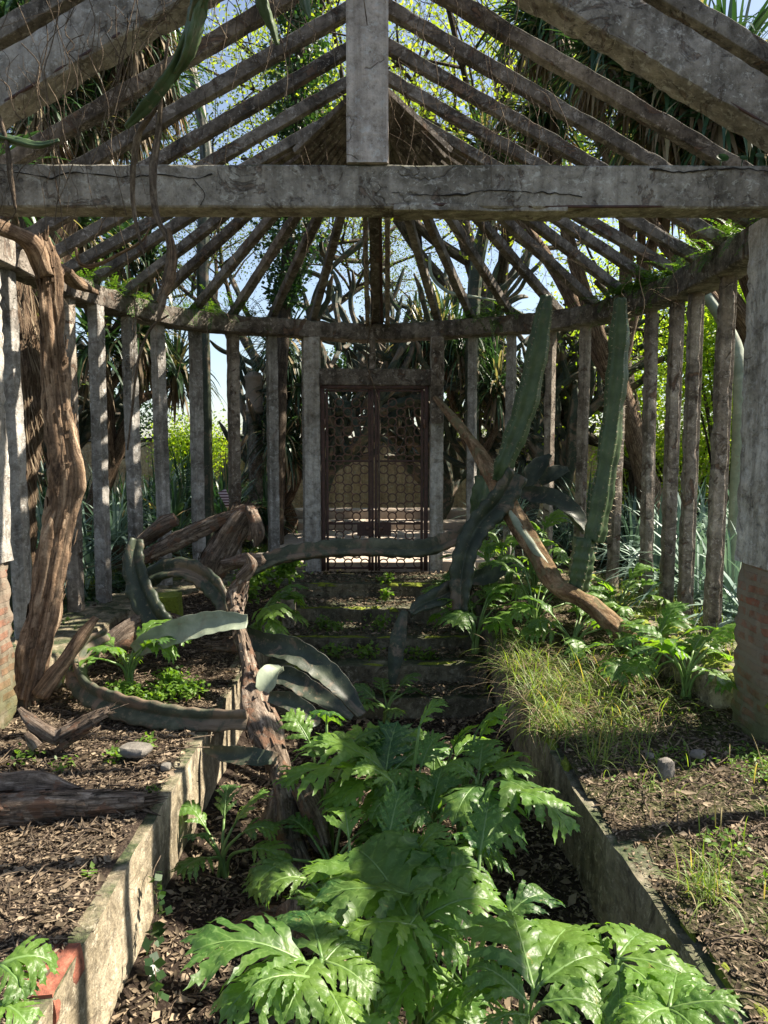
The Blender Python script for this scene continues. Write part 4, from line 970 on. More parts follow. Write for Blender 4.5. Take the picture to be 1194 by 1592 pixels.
stem('small upright green cactus stub behind the leaning log', [(748, 800, 7.0), (748, 770, 7.0), (749, 740, 7.0)], [30, 30, 20], K_green, seed=18, group=PD, k=5, depth=.3)
# the leaning log with two tall green columns
lp = path([(1000, 1010, 5.2), (955, 972, 5.3), (925, 945, 5.35), (900, 930, 5.4), (865, 910, 5.5), (835, 860, 5.7), (800, 805, 5.95), (765, 740, 6.2), (735, 690, 6.45), (700, 645, 6.7), (676, 618, 6.9)])
lw_ = np.array([34, 33, 29, 25, 33, 31, 33, 27, 19, 14, 8]) / 2 * lp[:, 1] / F
LC = thing('leaning_cactus', 'leaning bark covered cactus log carrying two tall green columns', 'cactus', lp[1])
b = MB(); tube(b, lp, lw_, 20, n=150, rough=.22, seed=4, rs=5, ribs=ribs(4, .22, 1.5, .8, .04, 60)); b.build('log', M_logbark, LC)
for k, (pts, wd, sd_) in enumerate((([(775, 745, 6.05), (783, 722, 6.0), (800, 680, 6.0), (816, 635, 6.0), (830, 575, 6.0), (842, 510, 6.0), (851, 460, 6.0)], [24, 34, 38, 40, 38, 32, 20], 3),
                      ([(898, 918, 5.5), (903, 880, 5.5), (908, 836, 5.5)], [30, 40, 36], 5),
                      ([(922, 842, 5.5), (930, 800, 5.5), (940, 740, 5.5), (951, 660, 5.5), (959, 580, 5.5), (963, 520, 5.5), (965, 464, 5.5)], [34, 38, 36, 34, 34, 32, 20], 6))):
    Pp = path(pts); rd = np.array(wd) / 2 * Pp[:, 1] / F * .97
    Pp, rd = smooth_path(Pp, 26, rd); rd = rd * (1 + .07 * np.sin(np.arange(26) * 1.3 + sd_) * (np.arange(26) < 24)); b = MB(); cactus_stem(b, Pp, rd, 5, .34, .4, .03, seed=sd_, wl=.12); cl = b.build('column', K_green, LC); cl['_org'] = list(LC['_org'])
    b = MB(); spines(b, Pp, rd, 5, .4, .05, .034, sd_); tag(b.build('spines', M_bud, cl), kind='stuff')
b = MB(); pr_ = path([(776, 790, 5.98), (800, 830, 5.85), (822, 862, 5.7), (845, 890, 5.6)]); tube(b, pr_ + np.array((.05, -.05, .03)), [.015, .035, .035, .012], 8, n=30, rough=.5, seed=3); q = b.build('torn_rib', K_pale, LC); q['label'] = 'pale torn rib along the sunny side of the log'

# ------------------------------------------------------------------ dead trunks and logs
def splinters(mb, p, d, r, n, seed, l=.09):
    rr = random.Random(seed); d = np.asarray(d, float); d = d / np.linalg.norm(d)
    for k in range(n):
        o = np.array([rr.gauss(0, 1) for _ in range(3)]); o -= o.dot(d) * d; o /= np.linalg.norm(o); q = p + o * r * rr.uniform(.2, .85) - d * l * .3
        e = d + o * rr.uniform(-.2, .55); ll = l * rr.uniform(.4, 1.5)
        tube(mb, [q, q + e * ll * .6, q + e * ll], [r * .28, r * .16, .001], 5, n=6, rough=.6, seed=k)
def flakes(mb, P, rad, n, seed, s=.05):
    rr = np.random.RandomState(seed); Q, r = smooth_path(P, 160, rad); T, Nn, B = frames(Q)
    for k in range(n):
        i = rr.randint(4, 150); th = rr.rand() * 6.28; o = B[i] * math.cos(th) + Nn[i] * math.sin(th); t = np.cross(T[i], o)
        l = s * rr.uniform(.5, 2.2); w_ = s * rr.uniform(.25, .7); c = Q[i] + o * r[i] * rr.uniform(.95, 1.12); lift = rr.uniform(.1, .7) * w_
        V = [c - T[i] * l / 2 - t * w_ / 2, c - T[i] * l * .45 + t * w_ * .4 + o * lift * .3, c + T[i] * l * .5 + t * w_ * .5 + o * lift, c + T[i] * l * .35 - t * w_ * .5 + o * lift * .4]
        mb.add(V, [(0, 1, 2, 3)], None, [(0, 0), (w_, 0), (w_, l), (0, l)])
def wood(name, label, pts, wpx, mat=M_deadwood, rough=.35, group=None, sides=26, extra=(), seed=0, lobes=3, n=None, cat='dead tree', lob=.12):
    P = path(pts); rad = np.array(wpx, float) / 2 * P[:, 1] / F
    t = thing(name, label, cat, P[0], group)
    L = np.linalg.norm(np.diff(P, axis=0), axis=1).sum()
    b = MB(); tube(b, P, rad, sides, n=n or int(L / .02) + 12, rough=rough, rs=4.5, seed=seed, ribs=lambda th, tt, PP: 1 + lob * np.sin(th * lobes + tt * 3 + seed) + lob * .5 * np.sin(th * (lobes * 2 + 1) - tt * 5)); flakes(b, P, rad, int(50 + L * 90), seed, .045); splinters(b, P[-1], P[-1] - P[-2], rad[-1], 9, seed); splinters(b, P[0], P[0] - P[1], rad[0], 6, seed + 1); b.build('trunk', mat, t)
    for k, (pp, ww) in enumerate(extra):
        Q = path(pp); rd = np.array(ww, float) / 2 * Q[:, 1] / F
        b = MB(); tube(b, Q, rd, 12, n=30, rough=.5, rs=5, seed=seed + k + 1, ribs=lambda th, tt, PP: 1 + .2 * np.sin(th * 3 + tt * 4)); b.build('limb', mat, t)
    return t
wood('dead_tree', 'tall gnarled peeling trunk leaning over the left posts, its top bent onto the beam', [(38, 1085, 4.35), (52, 1020, 4.4), (72, 930, 4.5), (92, 830, 4.6), (102, 740, 4.65), (92, 640, 4.7), (84, 540, 4.75), (78, 450, 4.78), (72, 405, 4.78), (66, 372, 4.8)],
     [46, 42, 42, 45, 44, 37, 32, 31, 30, 18], M_trunk, .6, seed=2, n=220, sides=48, lobes=4, lob=.22,
     extra=(([(74, 430, 4.72), (56, 388, 4.7), (24, 364, 4.65), (-30, 345, 4.5), (-80, 330, 4.3)], (26, 26, 22, 20, 14)), ([(84, 440, 4.8), (96, 420, 4.95), (120, 440, 5.2), (150, 455, 5.6)], (16, 20, 18, 8)), ([(60, 1080, 4.3), (120, 1000, 4.35), (150, 960, 4.4)], (24, 20, 10)), ([(20, 1090, 4.3), (-20, 1120, 4.2), (-50, 1140, 4.1)], (40, 30, 16))))
wood('dead_tree', 'reddish broken dead trunk standing in the aisle against the left wall', [(378, 900, 5.1), (368, 925, 5.1), (366, 955, 4.95), (378, 1000, 4.75), (388, 1045, 4.55), (396, 1090, 4.3), (412, 1140, 4.05), (432, 1190, 3.85), (446, 1250, 3.6), (452, 1310, 3.4), (468, 1370, 3.2), (486, 1430, 3.05)],
     [16, 28, 20, 22, 26, 48, 52, 38, 34, 36, 34, 26], M_deadwood, .45, seed=5, n=150,
     extra=(([(470, 1225, 3.6), (490, 1270, 3.5), (505, 1320, 3.35)], (34, 36, 26)), ([(430, 1235, 3.7), (425, 1290, 3.5), (440, 1340, 3.4)], (22, 28, 12)), ([(470, 1235, 3.7), (510, 1245, 3.75), (545, 1255, 3.8)], (26, 34, 20)), ([(372, 900, 5.1), (392, 878, 5.1), (384, 860, 5.1)], (20, 20, 5)),
            ([(480, 1400, 3.1), (430, 1420, 3.0), (370, 1440, 2.95)], (20, 24, 10)), ([(480, 1410, 3.1), (470, 1450, 2.9), (500, 1480, 2.75)], (30, 30, 10))))
wood('dead_log', 'thick broken stump end rising at the back of the left bed, torn at the top', [(318, 905, 5.9), (335, 870, 5.9), (355, 835, 5.9), (378, 800, 5.9), (388, 790, 5.9)], [34, 46, 42, 34, 14], M_deadwood, .5, seed=18, cat='dead log', group='dead cactus logs on the left bed',
     extra=(([(385, 790, 5.85), (396, 815, 5.8), (388, 840, 5.8)], (18, 18, 8)), ([(352, 878, 5.7), (380, 872, 5.6), (408, 872, 5.5)], (20, 20, 18)), ([(392, 795, 5.8), (402, 830, 5.75), (398, 850, 5.75)], (14, 20, 6))))
wood('dead_log', 'thin dead pole lying across the left posts up to the broken stump', [(205, 878, 6.0), (260, 850, 5.95), (320, 820, 5.9), (385, 792, 5.85)], [18, 24, 22, 16], M_deadwood, .3, seed=9, cat='dead log', group='dead cactus logs on the left bed', extra=(([(215, 845, 6.1), (250, 820, 6.1), (275, 808, 6.1)], (18, 26, 20)),))
wood('dead_log', 'long dark fallen log lying across the near left bed', [(-60, 1262, 3.0), (0, 1258, 3.02), (70, 1252, 3.05), (150, 1250, 3.06), (225, 1245, 3.1)], [48, 50, 46, 40, 26], M_deadwood, .38, seed=10, cat='dead log', group='dead cactus logs on the left bed', extra=(([(-40, 1222, 3.15), (60, 1220, 3.15), (130, 1230, 3.15)], (34, 32, 10)),))
wood('dead_log', 'splintered bark fragment tilted in front of the tall peeling trunk', [(95, 1150, 3.7), (125, 1130, 3.7), (170, 1103, 3.75)], [34, 26, 8], M_deadwood, .6, seed=12, cat='dead log', group='dead cactus logs on the left bed', extra=(([(95, 1150, 3.7), (55, 1125, 3.7), (30, 1102, 3.75)], (26, 22, 8)), ([(60, 1160, 3.65), (40, 1140, 3.65)], (20, 8))))
wood('dead_log', 'curved dead root lying in the aisle under the reddish trunk', [(360, 1440, 2.95), (400, 1422, 2.95), (440, 1425, 2.95), (475, 1440, 2.9)], [12, 24, 26, 20], M_deadwood, .4, seed=13, cat='dead log', extra=(([(440, 1420, 2.95), (455, 1410, 2.85), (450, 1460, 2.7)], (26, 26, 14)),))
wood('dead_log', 'grey bark slab lying flat behind the looping cactus stem', [(170, 1010, 5.1), (200, 985, 5.2), (240, 970, 5.3), (290, 965, 5.4)], [30, 40, 34, 14], M_deadwood, .6, seed=14, cat='dead log')
wood('dead_log', 'weathered grey slab of bark under the pale cactus stem', [(330, 1005, 4.9), (380, 1000, 4.95), (430, 1002, 5.0)], [14, 26, 8], M_deadwood, .5, seed=15, cat='dead log')
# mossy block, rocks, bricks
t = thing('mossy_block', 'square concrete block covered in yellow moss on the left bed', 'block', at(255, 955, 5.75))
c = at(255, 945, 5.75); b = MB(); box(b, c, (.27, .22, .22), .1, 5, .02, 10); b.build('block', M_moss, t)
def rock(label, c, s, seed, mat=M_rock, group='loose stones on the beds'):
    b = MB(); box(b, (0, 0, 0), (1, 1, 1), seed, seed, .12, 7); V = b.V[0]; r = np.linalg.norm(V, axis=1, keepdims=True); V = V / r * (.5 + .35 * (r - .5)); V = V * np.array(s) + c; b.V[0] = V
    o = b.build('stone', mat, None, loc=c); tag(o, label, 'stone', group); return o
for lab, x, y, D, s in (('upright pale stone among the leaf litter on the right bed', 1035, 1185, 3.75, (.09, .07, .14)), ('larger of the two small pale pebbles beside the upright stone', 1085, 1168, 3.9, (.09, .06, .05)), ('smaller of the two small pale pebbles beside the upright stone', 1010, 1172, 3.95, (.05, .05, .035)),
                 ('pale broken slab lying at the right foot of the gate', 700, 880, 7.7, (.3, .18, .07)), ('reddish stone on top of the left wall edge', 258, 1188, 3.5, (.06, .06, .04)), ('mossy brown stone half sunk by the left wall edge', 210, 1160, 3.75, (.2, .14, .07)), ('dark stone sitting in the right aisle corner', 690, 1430, 2.75, (.2, .14, .12)),
                 ('round grey stone outside the left posts', 235, 905, 7.2, (.2, .18, .14)), ('broad grey boulder outside the left posts behind the stump', 410, 862, 8.9, (.45, .3, .22))):
    q = atz(x, y + s[2] * F / D * .4, (.0 if D < 5 else .1 if D > 7.5 else .03)); q[2] += s[2] * .12; s = tuple(.85 * v for v in s)
    if lab.startswith('dark stone'): q = atz(x, y, -.48)
    rock(lab, q, s, len(lab) + x)

# striped tag standing among the plants behind the left posts
p = at(352, 775, 9.0); t = thing('striped_marker', 'small tilted striped tag standing among leaves behind the left posts', 'marker', (p[0], p[1], .1))
b = MB(); tube(b, [(p[0], p[1], .1), (p[0] + .01, p[1], p[2])], .008, 6, n=3); b.build('stake', M_rust, t)
mt, n_, bb_, oo_ = M('striped_plate'); wv = N(n_, 'TexWave', i_Scale=9., i_Distortion=.6); wv.bands_direction = 'Z'; n_.links.new(coords(n_, 'Object'), wv.inputs[0]); n_.links.new(ramp(n_, wv.outputs[1], [(.45, (.10, .03, .05)), (.55, (.62, .5, .52))]), bb_.inputs[0])
b = MB(); beam(b, (p[0] - .05, p[1] - .02, p[2] + .1), (p[0] + .05, p[1] - .02, p[2] - .1), .10, .02, up=(0, 1, 0), seed=3, erode=.004); b.build('plate', mt, t)
#@@5
# ------------------------------------------------------------------ undergrowth of strap leaved plants
def clump(name, label, loc, n, L, W, mat, seed, group, el=(5, 88), droop=(.3, 1.5), stem_h=0., skirt=0, cat='plant', r0=.06):
    rs = np.random.RandomState(seed); t = thing(name, label, cat, loc, group)
    b = MB(); rosette(b, (loc[0], loc[1], loc[2] + stem_h), n, L, W, rs, el, droop, r0, .15); b.build('leaves', mat, t)
    if stem_h > .15:
        b = MB(); tube(b, [(loc[0], loc[1], loc[2] - .1), (loc[0] + .02, loc[1], loc[2] + stem_h * .5), (loc[0], loc[1], loc[2] + stem_h + .05)], [.09, .07, .08], 10, n=14, rough=.2); b.build('stem', M_shag, t)
    if skirt:
        b = MB(); rosette(b, (loc[0], loc[1], loc[2] + stem_h), skirt, L * .8, W, rs, (-80, -30), (.3, 1.), r0, .1); b.build('dead_skirt', L_dead, t)
    return t
rs = np.random.RandomState(4)
GL, GR, GB = 'strap leaved plants beyond the left posts', 'blue green strap leaved plants beyond the right posts', 'strap leaved plants in front of the ochre wall'
def scatter(n, xr, yr, md, ok=lambda x, y: True):
    out = []
    for _ in range(n * 60):
        x, y = rs.uniform(*xr), rs.uniform(*yr)
        if not ok(x, y) or inside(x, y, .45): continue
        if all((x - a) ** 2 + (y - c) ** 2 > md * md for a, c in out): out.append((x, y))
        if len(out) >= n: break
    return out
ORD = 'first second third fourth fifth sixth seventh eighth ninth tenth eleventh twelfth'.split()
def seen_labels(pts, what, side):
    px_ = lambda x, y: 597 + F * x / y
    jl, jr = px_(-.815, 8.16), px_(.6, 8.16)
    ed = sorted([px_(a, c) for a, c, _ in posts if (a < -.8 if side == 'left' else a > .7)] + [jl if side == 'left' else jr], reverse=side == 'left')
    out = []; gaps = {}
    for (x, y) in pts:
        p = px_(x, y)
        if not (-40 < p < 1234): continue
        g_ = sum(1 for e in ed if (p < e if side == 'left' else p > e)); gaps.setdefault(g_, []).append((y, x))
    for g_, l in gaps.items():
        for r_, (y, x) in enumerate(sorted(l)):
            row = ORD[r_] + ' row back' if r_ else 'nearest row'
            out.append((x, y, '%s in the %s gap %s of the gate, %s' % (what, ORD[min(g_, 12) - 1] if g_ else 'door', side, row)))
    return out
for k, (x, y, lab_) in enumerate(seen_labels(scatter(34, (-6.6, -2.9), (5.0, 13.0), .52, lambda x, y: x / y > -.66), 'dark strap leaved clump', 'left')):
    clump('strap_plant', lab_, (x, y, float(out_z(x, y))), 70, rs.uniform(.8, 1.2), rs.uniform(.014, .026), L_strap if k % 3 else L_blue, 300 + k, GL, stem_h=rs.choice([0, 0, .3, .6]))
for k, (x, y, lab_) in enumerate(seen_labels(scatter(12, (-3.4, -1.75), (9.0, 13.5), .6), 'distant dark strap clump', 'left')):
    clump('strap_plant', lab_, (x, y, float(out_z(x, y))), 70, rs.uniform(.7, 1.05), .02, L_strap, 340 + k, GB, stem_h=rs.choice([0, .3, .5]))
for k, (x, y, lab_) in enumerate(seen_labels(scatter(30, (2.95, 6.6), (4.4, 10.5), .5, lambda x, y: x / y < .66), 'blue green strap clump', 'right')):
    clump('agave_plant', lab_, (x, y, float(out_z(x, y))), 84, rs.uniform(.85, 1.25), rs.uniform(.02, .034), L_blue, 380 + k, GR, droop=(.5, 1.9))
for k, (x, y, lab_) in enumerate(seen_labels(scatter(9, (1.65, 3.4), (8.9, 13.5), .7), 'narrow leaved grey green clump', 'right')):
    clump('yucca_plant', lab_, (x, y, float(out_z(x, y))), 90, rs.uniform(.7, 1.0), .012, L_blue if k % 2 else L_strap, 420 + k, 'narrow leaved clumps right of the gate', stem_h=rs.choice([0, .4]))

# ------------------------------------------------------------------ dragon-tree like heads with hanging leaves
def head_tree(name, label, base, heads, seed, r=.13, L=.75, W=.02, n=110, mat=L_yucca, skirt=60, group=None, sub=2):
    t = thing(name, label, 'tree', base, group); r_ = random.Random(seed); rs = np.random.RandomState(seed)
    hp = [np.array(h, float) for h in heads]; top = np.mean(hp, 0); fork = np.array(base) * .45 + top * .55; fork[2] = base[2] + (min(h[2] for h in hp) - base[2]) * .55
    b = MB(); tube(b, [base, (np.array(base) + fork) / 2 + np.array((r_.uniform(-.2, .2), r_.uniform(-.2, .2), 0)), fork], [r * 1.5, r * 1.15, r], 14, n=30, rough=.3, seed=seed, rs=4); b.build('trunk', M_shag, t)
    b = MB(); lb = MB(); db = MB()
    for h in hp:
        m_ = (fork + h) / 2 + np.array((r_.uniform(-.3, .3), r_.uniform(-.3, .3), .1))
        tube(b, [fork - np.array((0, 0, .1)), m_, h], [r * .8, r * .6, r * .5], 8, n=18, rough=.3, seed=seed)
        for q in range(sub):
            hh = h + np.array((r_.uniform(-.45, .45), r_.uniform(-.45, .45), r_.uniform(-.3, .35))) * (q > 0)
            if q: tube(b, [m_, (m_ + hh) / 2, hh], [r * .5, r * .4, r * .35], 7, n=10, rough=.3)
            rosette(lb, hh, n, L, W, rs, (-25, 88), (.4, 1.9), .05, .25)
            if skirt: rosette(db, hh - np.array((0, 0, .15)), skirt, L * .7, W, rs, (-85, -30), (.3, 1.2), .06, .35)
    b.build('branches', M_shag, t); lb.build('crown', mat, t)
    if skirt: db.build('dead_leaves', L_dead, t)
    return t
head_tree('dragon_tree', 'tall shaggy tree with dark sword leaved heads above the right rafters', (6.6, 8.6, 0), [at(930, 110, 7.6), at(1030, 190, 7.2), at(1120, 130, 7.0), at(860, 60, 8.4), at(1180, 230, 6.8)], 1, L=.85, W=.026, sub=3)
head_tree('dragon_tree', 'lower shaggy tree with sword leaved heads just over the right ring beam', (3.6, 9.3, 0), [at(860, 200, 9.2), at(960, 260, 8.8), at(770, 290, 9.8), at(1040, 300, 8.6)], 2, L=.8, W=.024, sub=2)
head_tree('dragon_tree', 'dark shaggy tree with hanging leaves behind the upper left rafters', (-4.6, 8.2, 0), [at(170, 60, 7.8), at(90, 150, 7.4), at(200, 170, 8.0), at(40, 60, 7.2), at(60, 250, 7.4)], 3, r=.2, L=.75, W=.018, sub=3, skirt=110)
head_tree('dragon_tree', 'small sword leaved tree above the left ring beam beside the dead trunk', (-3.7, 9.4, 0), [at(185, 400, 9.0), at(150, 560, 8.6), at(225, 560, 9.4), at(120, 380, 8.4)], 4, r=.12, L=.75, W=.028, sub=2, skirt=40)
head_tree('dragon_tree', 'drooping dark leaved tree right behind the right door jamb', (1.7, 11.4, 0), [at(715, 560, 11.0), at(760, 600, 11.2), at(690, 520, 11.2)], 5, r=.09, L=.85, W=.02, sub=2, skirt=20)
head_tree('dragon_tree', 'dark spiky tree between the left door jamb and the clay urn', (-1.7, 11.9, 0), [at(445, 640, 11.4), at(430, 560, 11.4), at(455, 720, 11.2)], 6, r=.09, L=.8, W=.022, sub=2, skirt=20)
t_ = thing('shaggy_palm', 'short thick shaggy trunk behind the first left post', 'tree', (-3.35, 6.5, 0))
b = MB(); pp_ = np.array([(-3.45, 6.5, 0), (-3.4, 6.5, 1.2), (-3.28, 6.5, 2.0), (-3.34, 6.5, 2.9), (-3.5, 6.5, 3.8)]); tube(b, pp_, [.24, .2, .19, .18, .2], 22, n=80, rough=.3, rs=9); b.build('trunk', M_shag, t_)
b = MB(); rs2 = np.random.RandomState(5); rosette(b, pp_[-1], 90, .9, .03, rs2, (-20, 85), (.5, 1.6)); b.build('crown', L_yucca, t_)
b = MB()
for z in np.linspace(1.2, 3.6, 14): rosette(b, (np.interp(z, pp_[:, 2], pp_[:, 0]), 6.5, z), 50, .28, .006, rs2, (-88, -60), (.1, .5), .2, .15)
b.build('fibres', L_dead, t_)

# ------------------------------------------------------------------ tree cacti
def cactus_tree(label, base, d, L, r, seed, kids=(5, 4, 2), levels=3, group='tree cacti tangled behind the apse', spread=.75, up=.7):
    t = thing('tree_cactus', label, 'cactus', base, group)
    br, tips = branches(seed, base, d, L, r, levels, kids, spread, .55, up, .78, n0=7, frac=(.25, 1.), rk=.86)
    tm, bm = MB(), MB()
    for P, rad, lv in br:
        if lv < levels: rad = np.linspace(max(rad[0], .05), max(rad[0], .05) * .8, len(P)); rad[-1] *= .4
        tube(tm if lv == levels else bm, P, rad, 16, n=len(P) * 5, ribs=ribs(4, .35, 2, .3, .03, 30))
    tm.build('trunk', K_tree, t); bm.build('arms', K_tree, t)
    return t
for k, (lab, bx, dd, L, r) in enumerate((
    ('dark many armed cactus behind the gate, its arms crossing above the lintel', (1.0, 12.8, 0), (.1, 0, 1), 2.6, .14),
    ('dark many armed cactus leaning left behind the left door jamb', (-1.0, 11.8, 0), (-.2, 0, 1), 2.6, .14),
    ('dark many armed cactus behind the posts right of the gate', (2.2, 11.2, 0), (.15, 0, 1), 2.7, .15),
    ('dark candelabra cactus standing against the white sky left of the clay urn', (-2.75, 12.2, 0), (0, 0, 1), 2.2, .10),
    ('dark cactus with arching arms right of the tall green columns', (2.9, 10.9, 0), (-.1, 0, 1), 2.5, .15),
    ('dark cactus mass behind the far left posts', (-4.7, 11.0, 0), (.1, 0, 1), 2.4, .14),
    ('tall dark cactus reaching above the middle rafters', (.9, 13.6, 0), (.05, 0, 1), 3.6, .16))):
    cactus_tree(lab, bx, dd, L, r, 500 + k, kids=(5, 4, 2) if k != 3 else (4, 3, 1))
def pole(label, p0, p1, w0, mat, k=5, name='column_cactus', cat='cactus', bend=.15):
    a, c = at(*p0), at(*p1); t = thing(name, label, cat, (a[0], a[1], 0)); g = np.array((a[0] * 1.0, a[1], 0.))
    pts = np.array([g, a, (a + c) / 2 + np.array((bend, 0, 0)), c]); r0 = w0 / 2 * a[1] / F
    b = MB(); tube(b, pts, [r0 * 1.1, r0, r0, r0 * .7], 16, n=70, ribs=ribs(k, .3, 2, .4, .03, 40) if k else None, rough=.1); b.build('stem', mat, t); return t
pole('tall thin dark column cactus seen through the upper left rafters', (315, 420, 9.2), (290, 60, 9.6), 20, K_dark)
pole('dark leaning column cactus crossing the rafters right of the king post', (740, 420, 10.5), (850, 60, 10.2), 22, K_dark)
pole('pale green smooth pole bent behind the last right posts', (1150, 640, 6.3), (1085, 440, 6.6), 20, K_pale, 0, 'bent_stem', 'plant')

# ------------------------------------------------------------------ canopy trees
tree('canopy_tree', 'broad yellow green tree filling the sky right of the king post', (2.8, 14.5, 0), (.0, 0, 1), 8.8, .24, 31, L_tree, 34, .085, .024, .5, group='tall trees over the ruin')
tree('canopy_tree', 'feathery fine leaved tree against the sky left of the king post', (-2.6, 15.5, 0), (.02, 0, 1), 8.8, .22, 32, L_fine, 44, .065, .017, .5, group='tall trees over the ruin')
tree('canopy_tree', 'thin feathery tree behind the far upper left rafters', (-6.5, 14, 0), (.05, 0, 1), 8.2, .22, 33, L_fine, 34, .065, .018, .45, group='tall trees over the ruin')
tree('canopy_tree', 'bright green tree leaning over the right end of the ring beam', (7.4, 15.0, 0), (-.05, 0, 1), 5.6, .22, 34, L_lime, 20, .075, .024, .38, group='tall trees over the ruin')
tree('canopy_tree', 'wide dark limbed tree high over the right side of the ruin', (10, 17.0, 0), (-.12, 0, 1), 5.4, .24, 35, L_tree, 10, .09, .03, .35, group='tall trees over the ruin')
tree('canopy_tree', 'dark multi limbed trunk with thin crown behind the right posts', (4.3, 11.6, 0), (-.2, 0, 1), 3.4, .2, 36, L_lime, 6, .07, .025, .3, kids=(5, 4, 4), group='tall trees over the ruin')
# ivy clad trunk
t_ = thing('ivy_clad_tree', 'ivy wrapped slim tree standing above the left rafters', 'tree', (-1.15, 10.4, 0))
b = MB(); ip = np.array([(-1.6, 10.4, 0), (-1.5, 10.4, 2.5), (-1.35, 10.4, 4.6), (-1.2, 10.4, 6.6), (-1.1, 10.4, 8.6)]); tube(b, ip, [.12, .1, .09, .08, .06], 10, n=40, rough=.2); b.build('trunk', M_bark, t_)
rs3 = np.random.RandomState(8); zz = rs3.uniform(3.6, 8.6, 7000); ax_ = np.interp(zz, ip[:, 2], ip[:, 0]); th_ = rs3.rand(7000) * 6.28; rr_ = .1 + .30 * rs3.rand(7000) * (1 + .5 * np.sin(zz * 3))
b = MB(); leafcloud(b, np.stack([ax_ + np.cos(th_) * rr_, 10.4 + np.sin(th_) * rr_, zz], -1), .07, .03, rs3); b.build('ivy', L_ivy, t_)
# sunlit bushes
def bush(label, c, s, n, mat, seed, ls=.07, group=None, name='bush'):
    t = thing(name, label, 'bush', (c[0], c[1], 0), group); rs = np.random.RandomState(seed); m = 26
    cc = rs.randn(m, 3) * .45 * np.array(s) + np.array(c); b = MB()
    for q in cc: tube(b, [(c[0], c[1], .05), ((c[0] + q[0]) / 2, (c[1] + q[1]) / 2, q[2] * .6), q], [.03, .018, .008], 5, n=8)
    b.build('twigs', M_bark, t)
    P = np.repeat(cc, n // m, 0); P = P + rs.randn(len(P), 3) * .3 * np.array(s) ** .5; P[:, 2] = np.maximum(P[:, 2], .15)
    b = MB(); leafcloud(b, P, ls, ls * .32, rs); b.build('foliage', mat, t); return t
bush('bright yellow green bush in the sun between two left posts', (-3.9, 14.6, 1.6), (.6, .5, .5), 5000, L_lime, 1)
bush('sunlit bush behind the tall green columns on the right', (4.7, 13.4, 2.4), (1.2, .7, 1.4), 12000, L_lime, 2)
bush('sunlit leafy bush filling the gap between the last right posts', (6.3, 11.5, 2.4), (1.3, .8, 1.6), 16000, L_lime, 3)
bush('tall sunlit lime green shrub right behind the last right posts', (5.0, 10.3, 3.0), (.9, .6, 1.0), 14000, L_lime, 14, .065)
bush('sunlit leafy bush seen low between the right posts', (5.2, 12.2, 1.6), (1.0, .7, .8), 6000, L_lime, 4)
bush('dull green bush over the ochre wall right of the gate', (1.9, 17.2, 1.9), (1.3, .6, .5), 6000, L_fine, 5)
bush('dark leafy bush over the ochre wall straight behind the gate', (-.3, 17.6, 3.3), (1.4, .6, .8), 9000, L_ivy, 6, .1)
bush('dark leafy bush at the far left behind the dead trunk', (-6.0, 9.5, 2.4), (1.0, 1.0, 1.3), 9000, L_ivy, 7, .1)
bush('dark leafy bush over the ochre wall at the far left', (-7.5, 17.4, 2.4), (2.2, .6, 1.0), 9000, L_ivy, 8, .1)

# prickly pear at the left edge
t_ = thing('prickly_pear', 'round padded cactus cut off by the left edge beside the pillar', 'cactus', (-3.3, 5.6, .1))
for k, (x, y, D, r, sq) in enumerate(((8, 790, 5.6, .16, .9), (12, 880, 5.5, .17, 1.2), (-30, 840, 5.6, .2, 1.), (20, 930, 5.5, .1, 1.1), (90, 930, 5.9, .13, 1.5))):
    c = at(x, y, D); th = np.linspace(0, math.pi, 14); ph = np.linspace(0, 2 * math.pi, 25)[:-1]
    V = np.stack([np.sin(th)[:, None] * np.cos(ph) * r, np.sin(th)[:, None] * np.sin(ph) * .028 + 0 * r, np.cos(th)[:, None] * r * sq * np.ones(24)], -1).reshape(-1, 3)
    ca = math.cos(k * .5 - .3); sa = math.sin(k * .5 - .3); V = np.stack([V[:, 0] * ca - V[:, 1] * sa, V[:, 0] * sa + V[:, 1] * ca, V[:, 2]], -1) + c
    i = (np.arange(13)[:, None] * 24 + np.arange(24)).ravel(); j = (np.arange(13)[:, None] * 24 + (np.arange(24) + 1) % 24).ravel()
    b = MB(); b.add(V, np.stack([i, i + 24, j + 24, j], -1)); b.build('pad', K_dark, t_)

# ------------------------------------------------------------------ ferns and creepers on the ring beam
def sprays(mb, P, n, L, rs, hang=.6, lf=.014):
    """fern-like sprays: arching stem with two rows of leaflets"""
    for k in range(n):
        c = P[rs.randint(len(P))] + rs.randn(3) * np.array((.05, .05, .02)); az = rs.rand() * 6.28; e = rs.uniform(-.2, 1.2); l = L * rs.uniform(.5, 1.2)
        d = np.array((math.cos(az) * math.cos(e), math.sin(az) * math.cos(e), math.sin(e))); Q = [c]
        for j in range(12): d = d + np.array((0, 0, -hang / 6)); d /= np.linalg.norm(d); Q.append(Q[-1] + d * l / 12)
        Q = np.array(Q); s = np.cross(d, (0, 0, 1)); s /= np.linalg.norm(s) + 1e-9
        for j in range(2, 13):
            w_ = lf * (1 - .6 * j / 13) * 2.2
            for sg in (-1, 1):
                a = Q[j]; t2 = a + s * sg * w_ + (Q[j] - Q[j - 1]) * .5; dn = (Q[j] - Q[j - 1]) * .45
                mb.add([a, (a + t2) / 2 + dn, t2, (a + t2) / 2 - dn], [(0, 1, 2, 3)])
rs4 = np.random.RandomState(3)
FG = 'ferns growing on the ring beam'
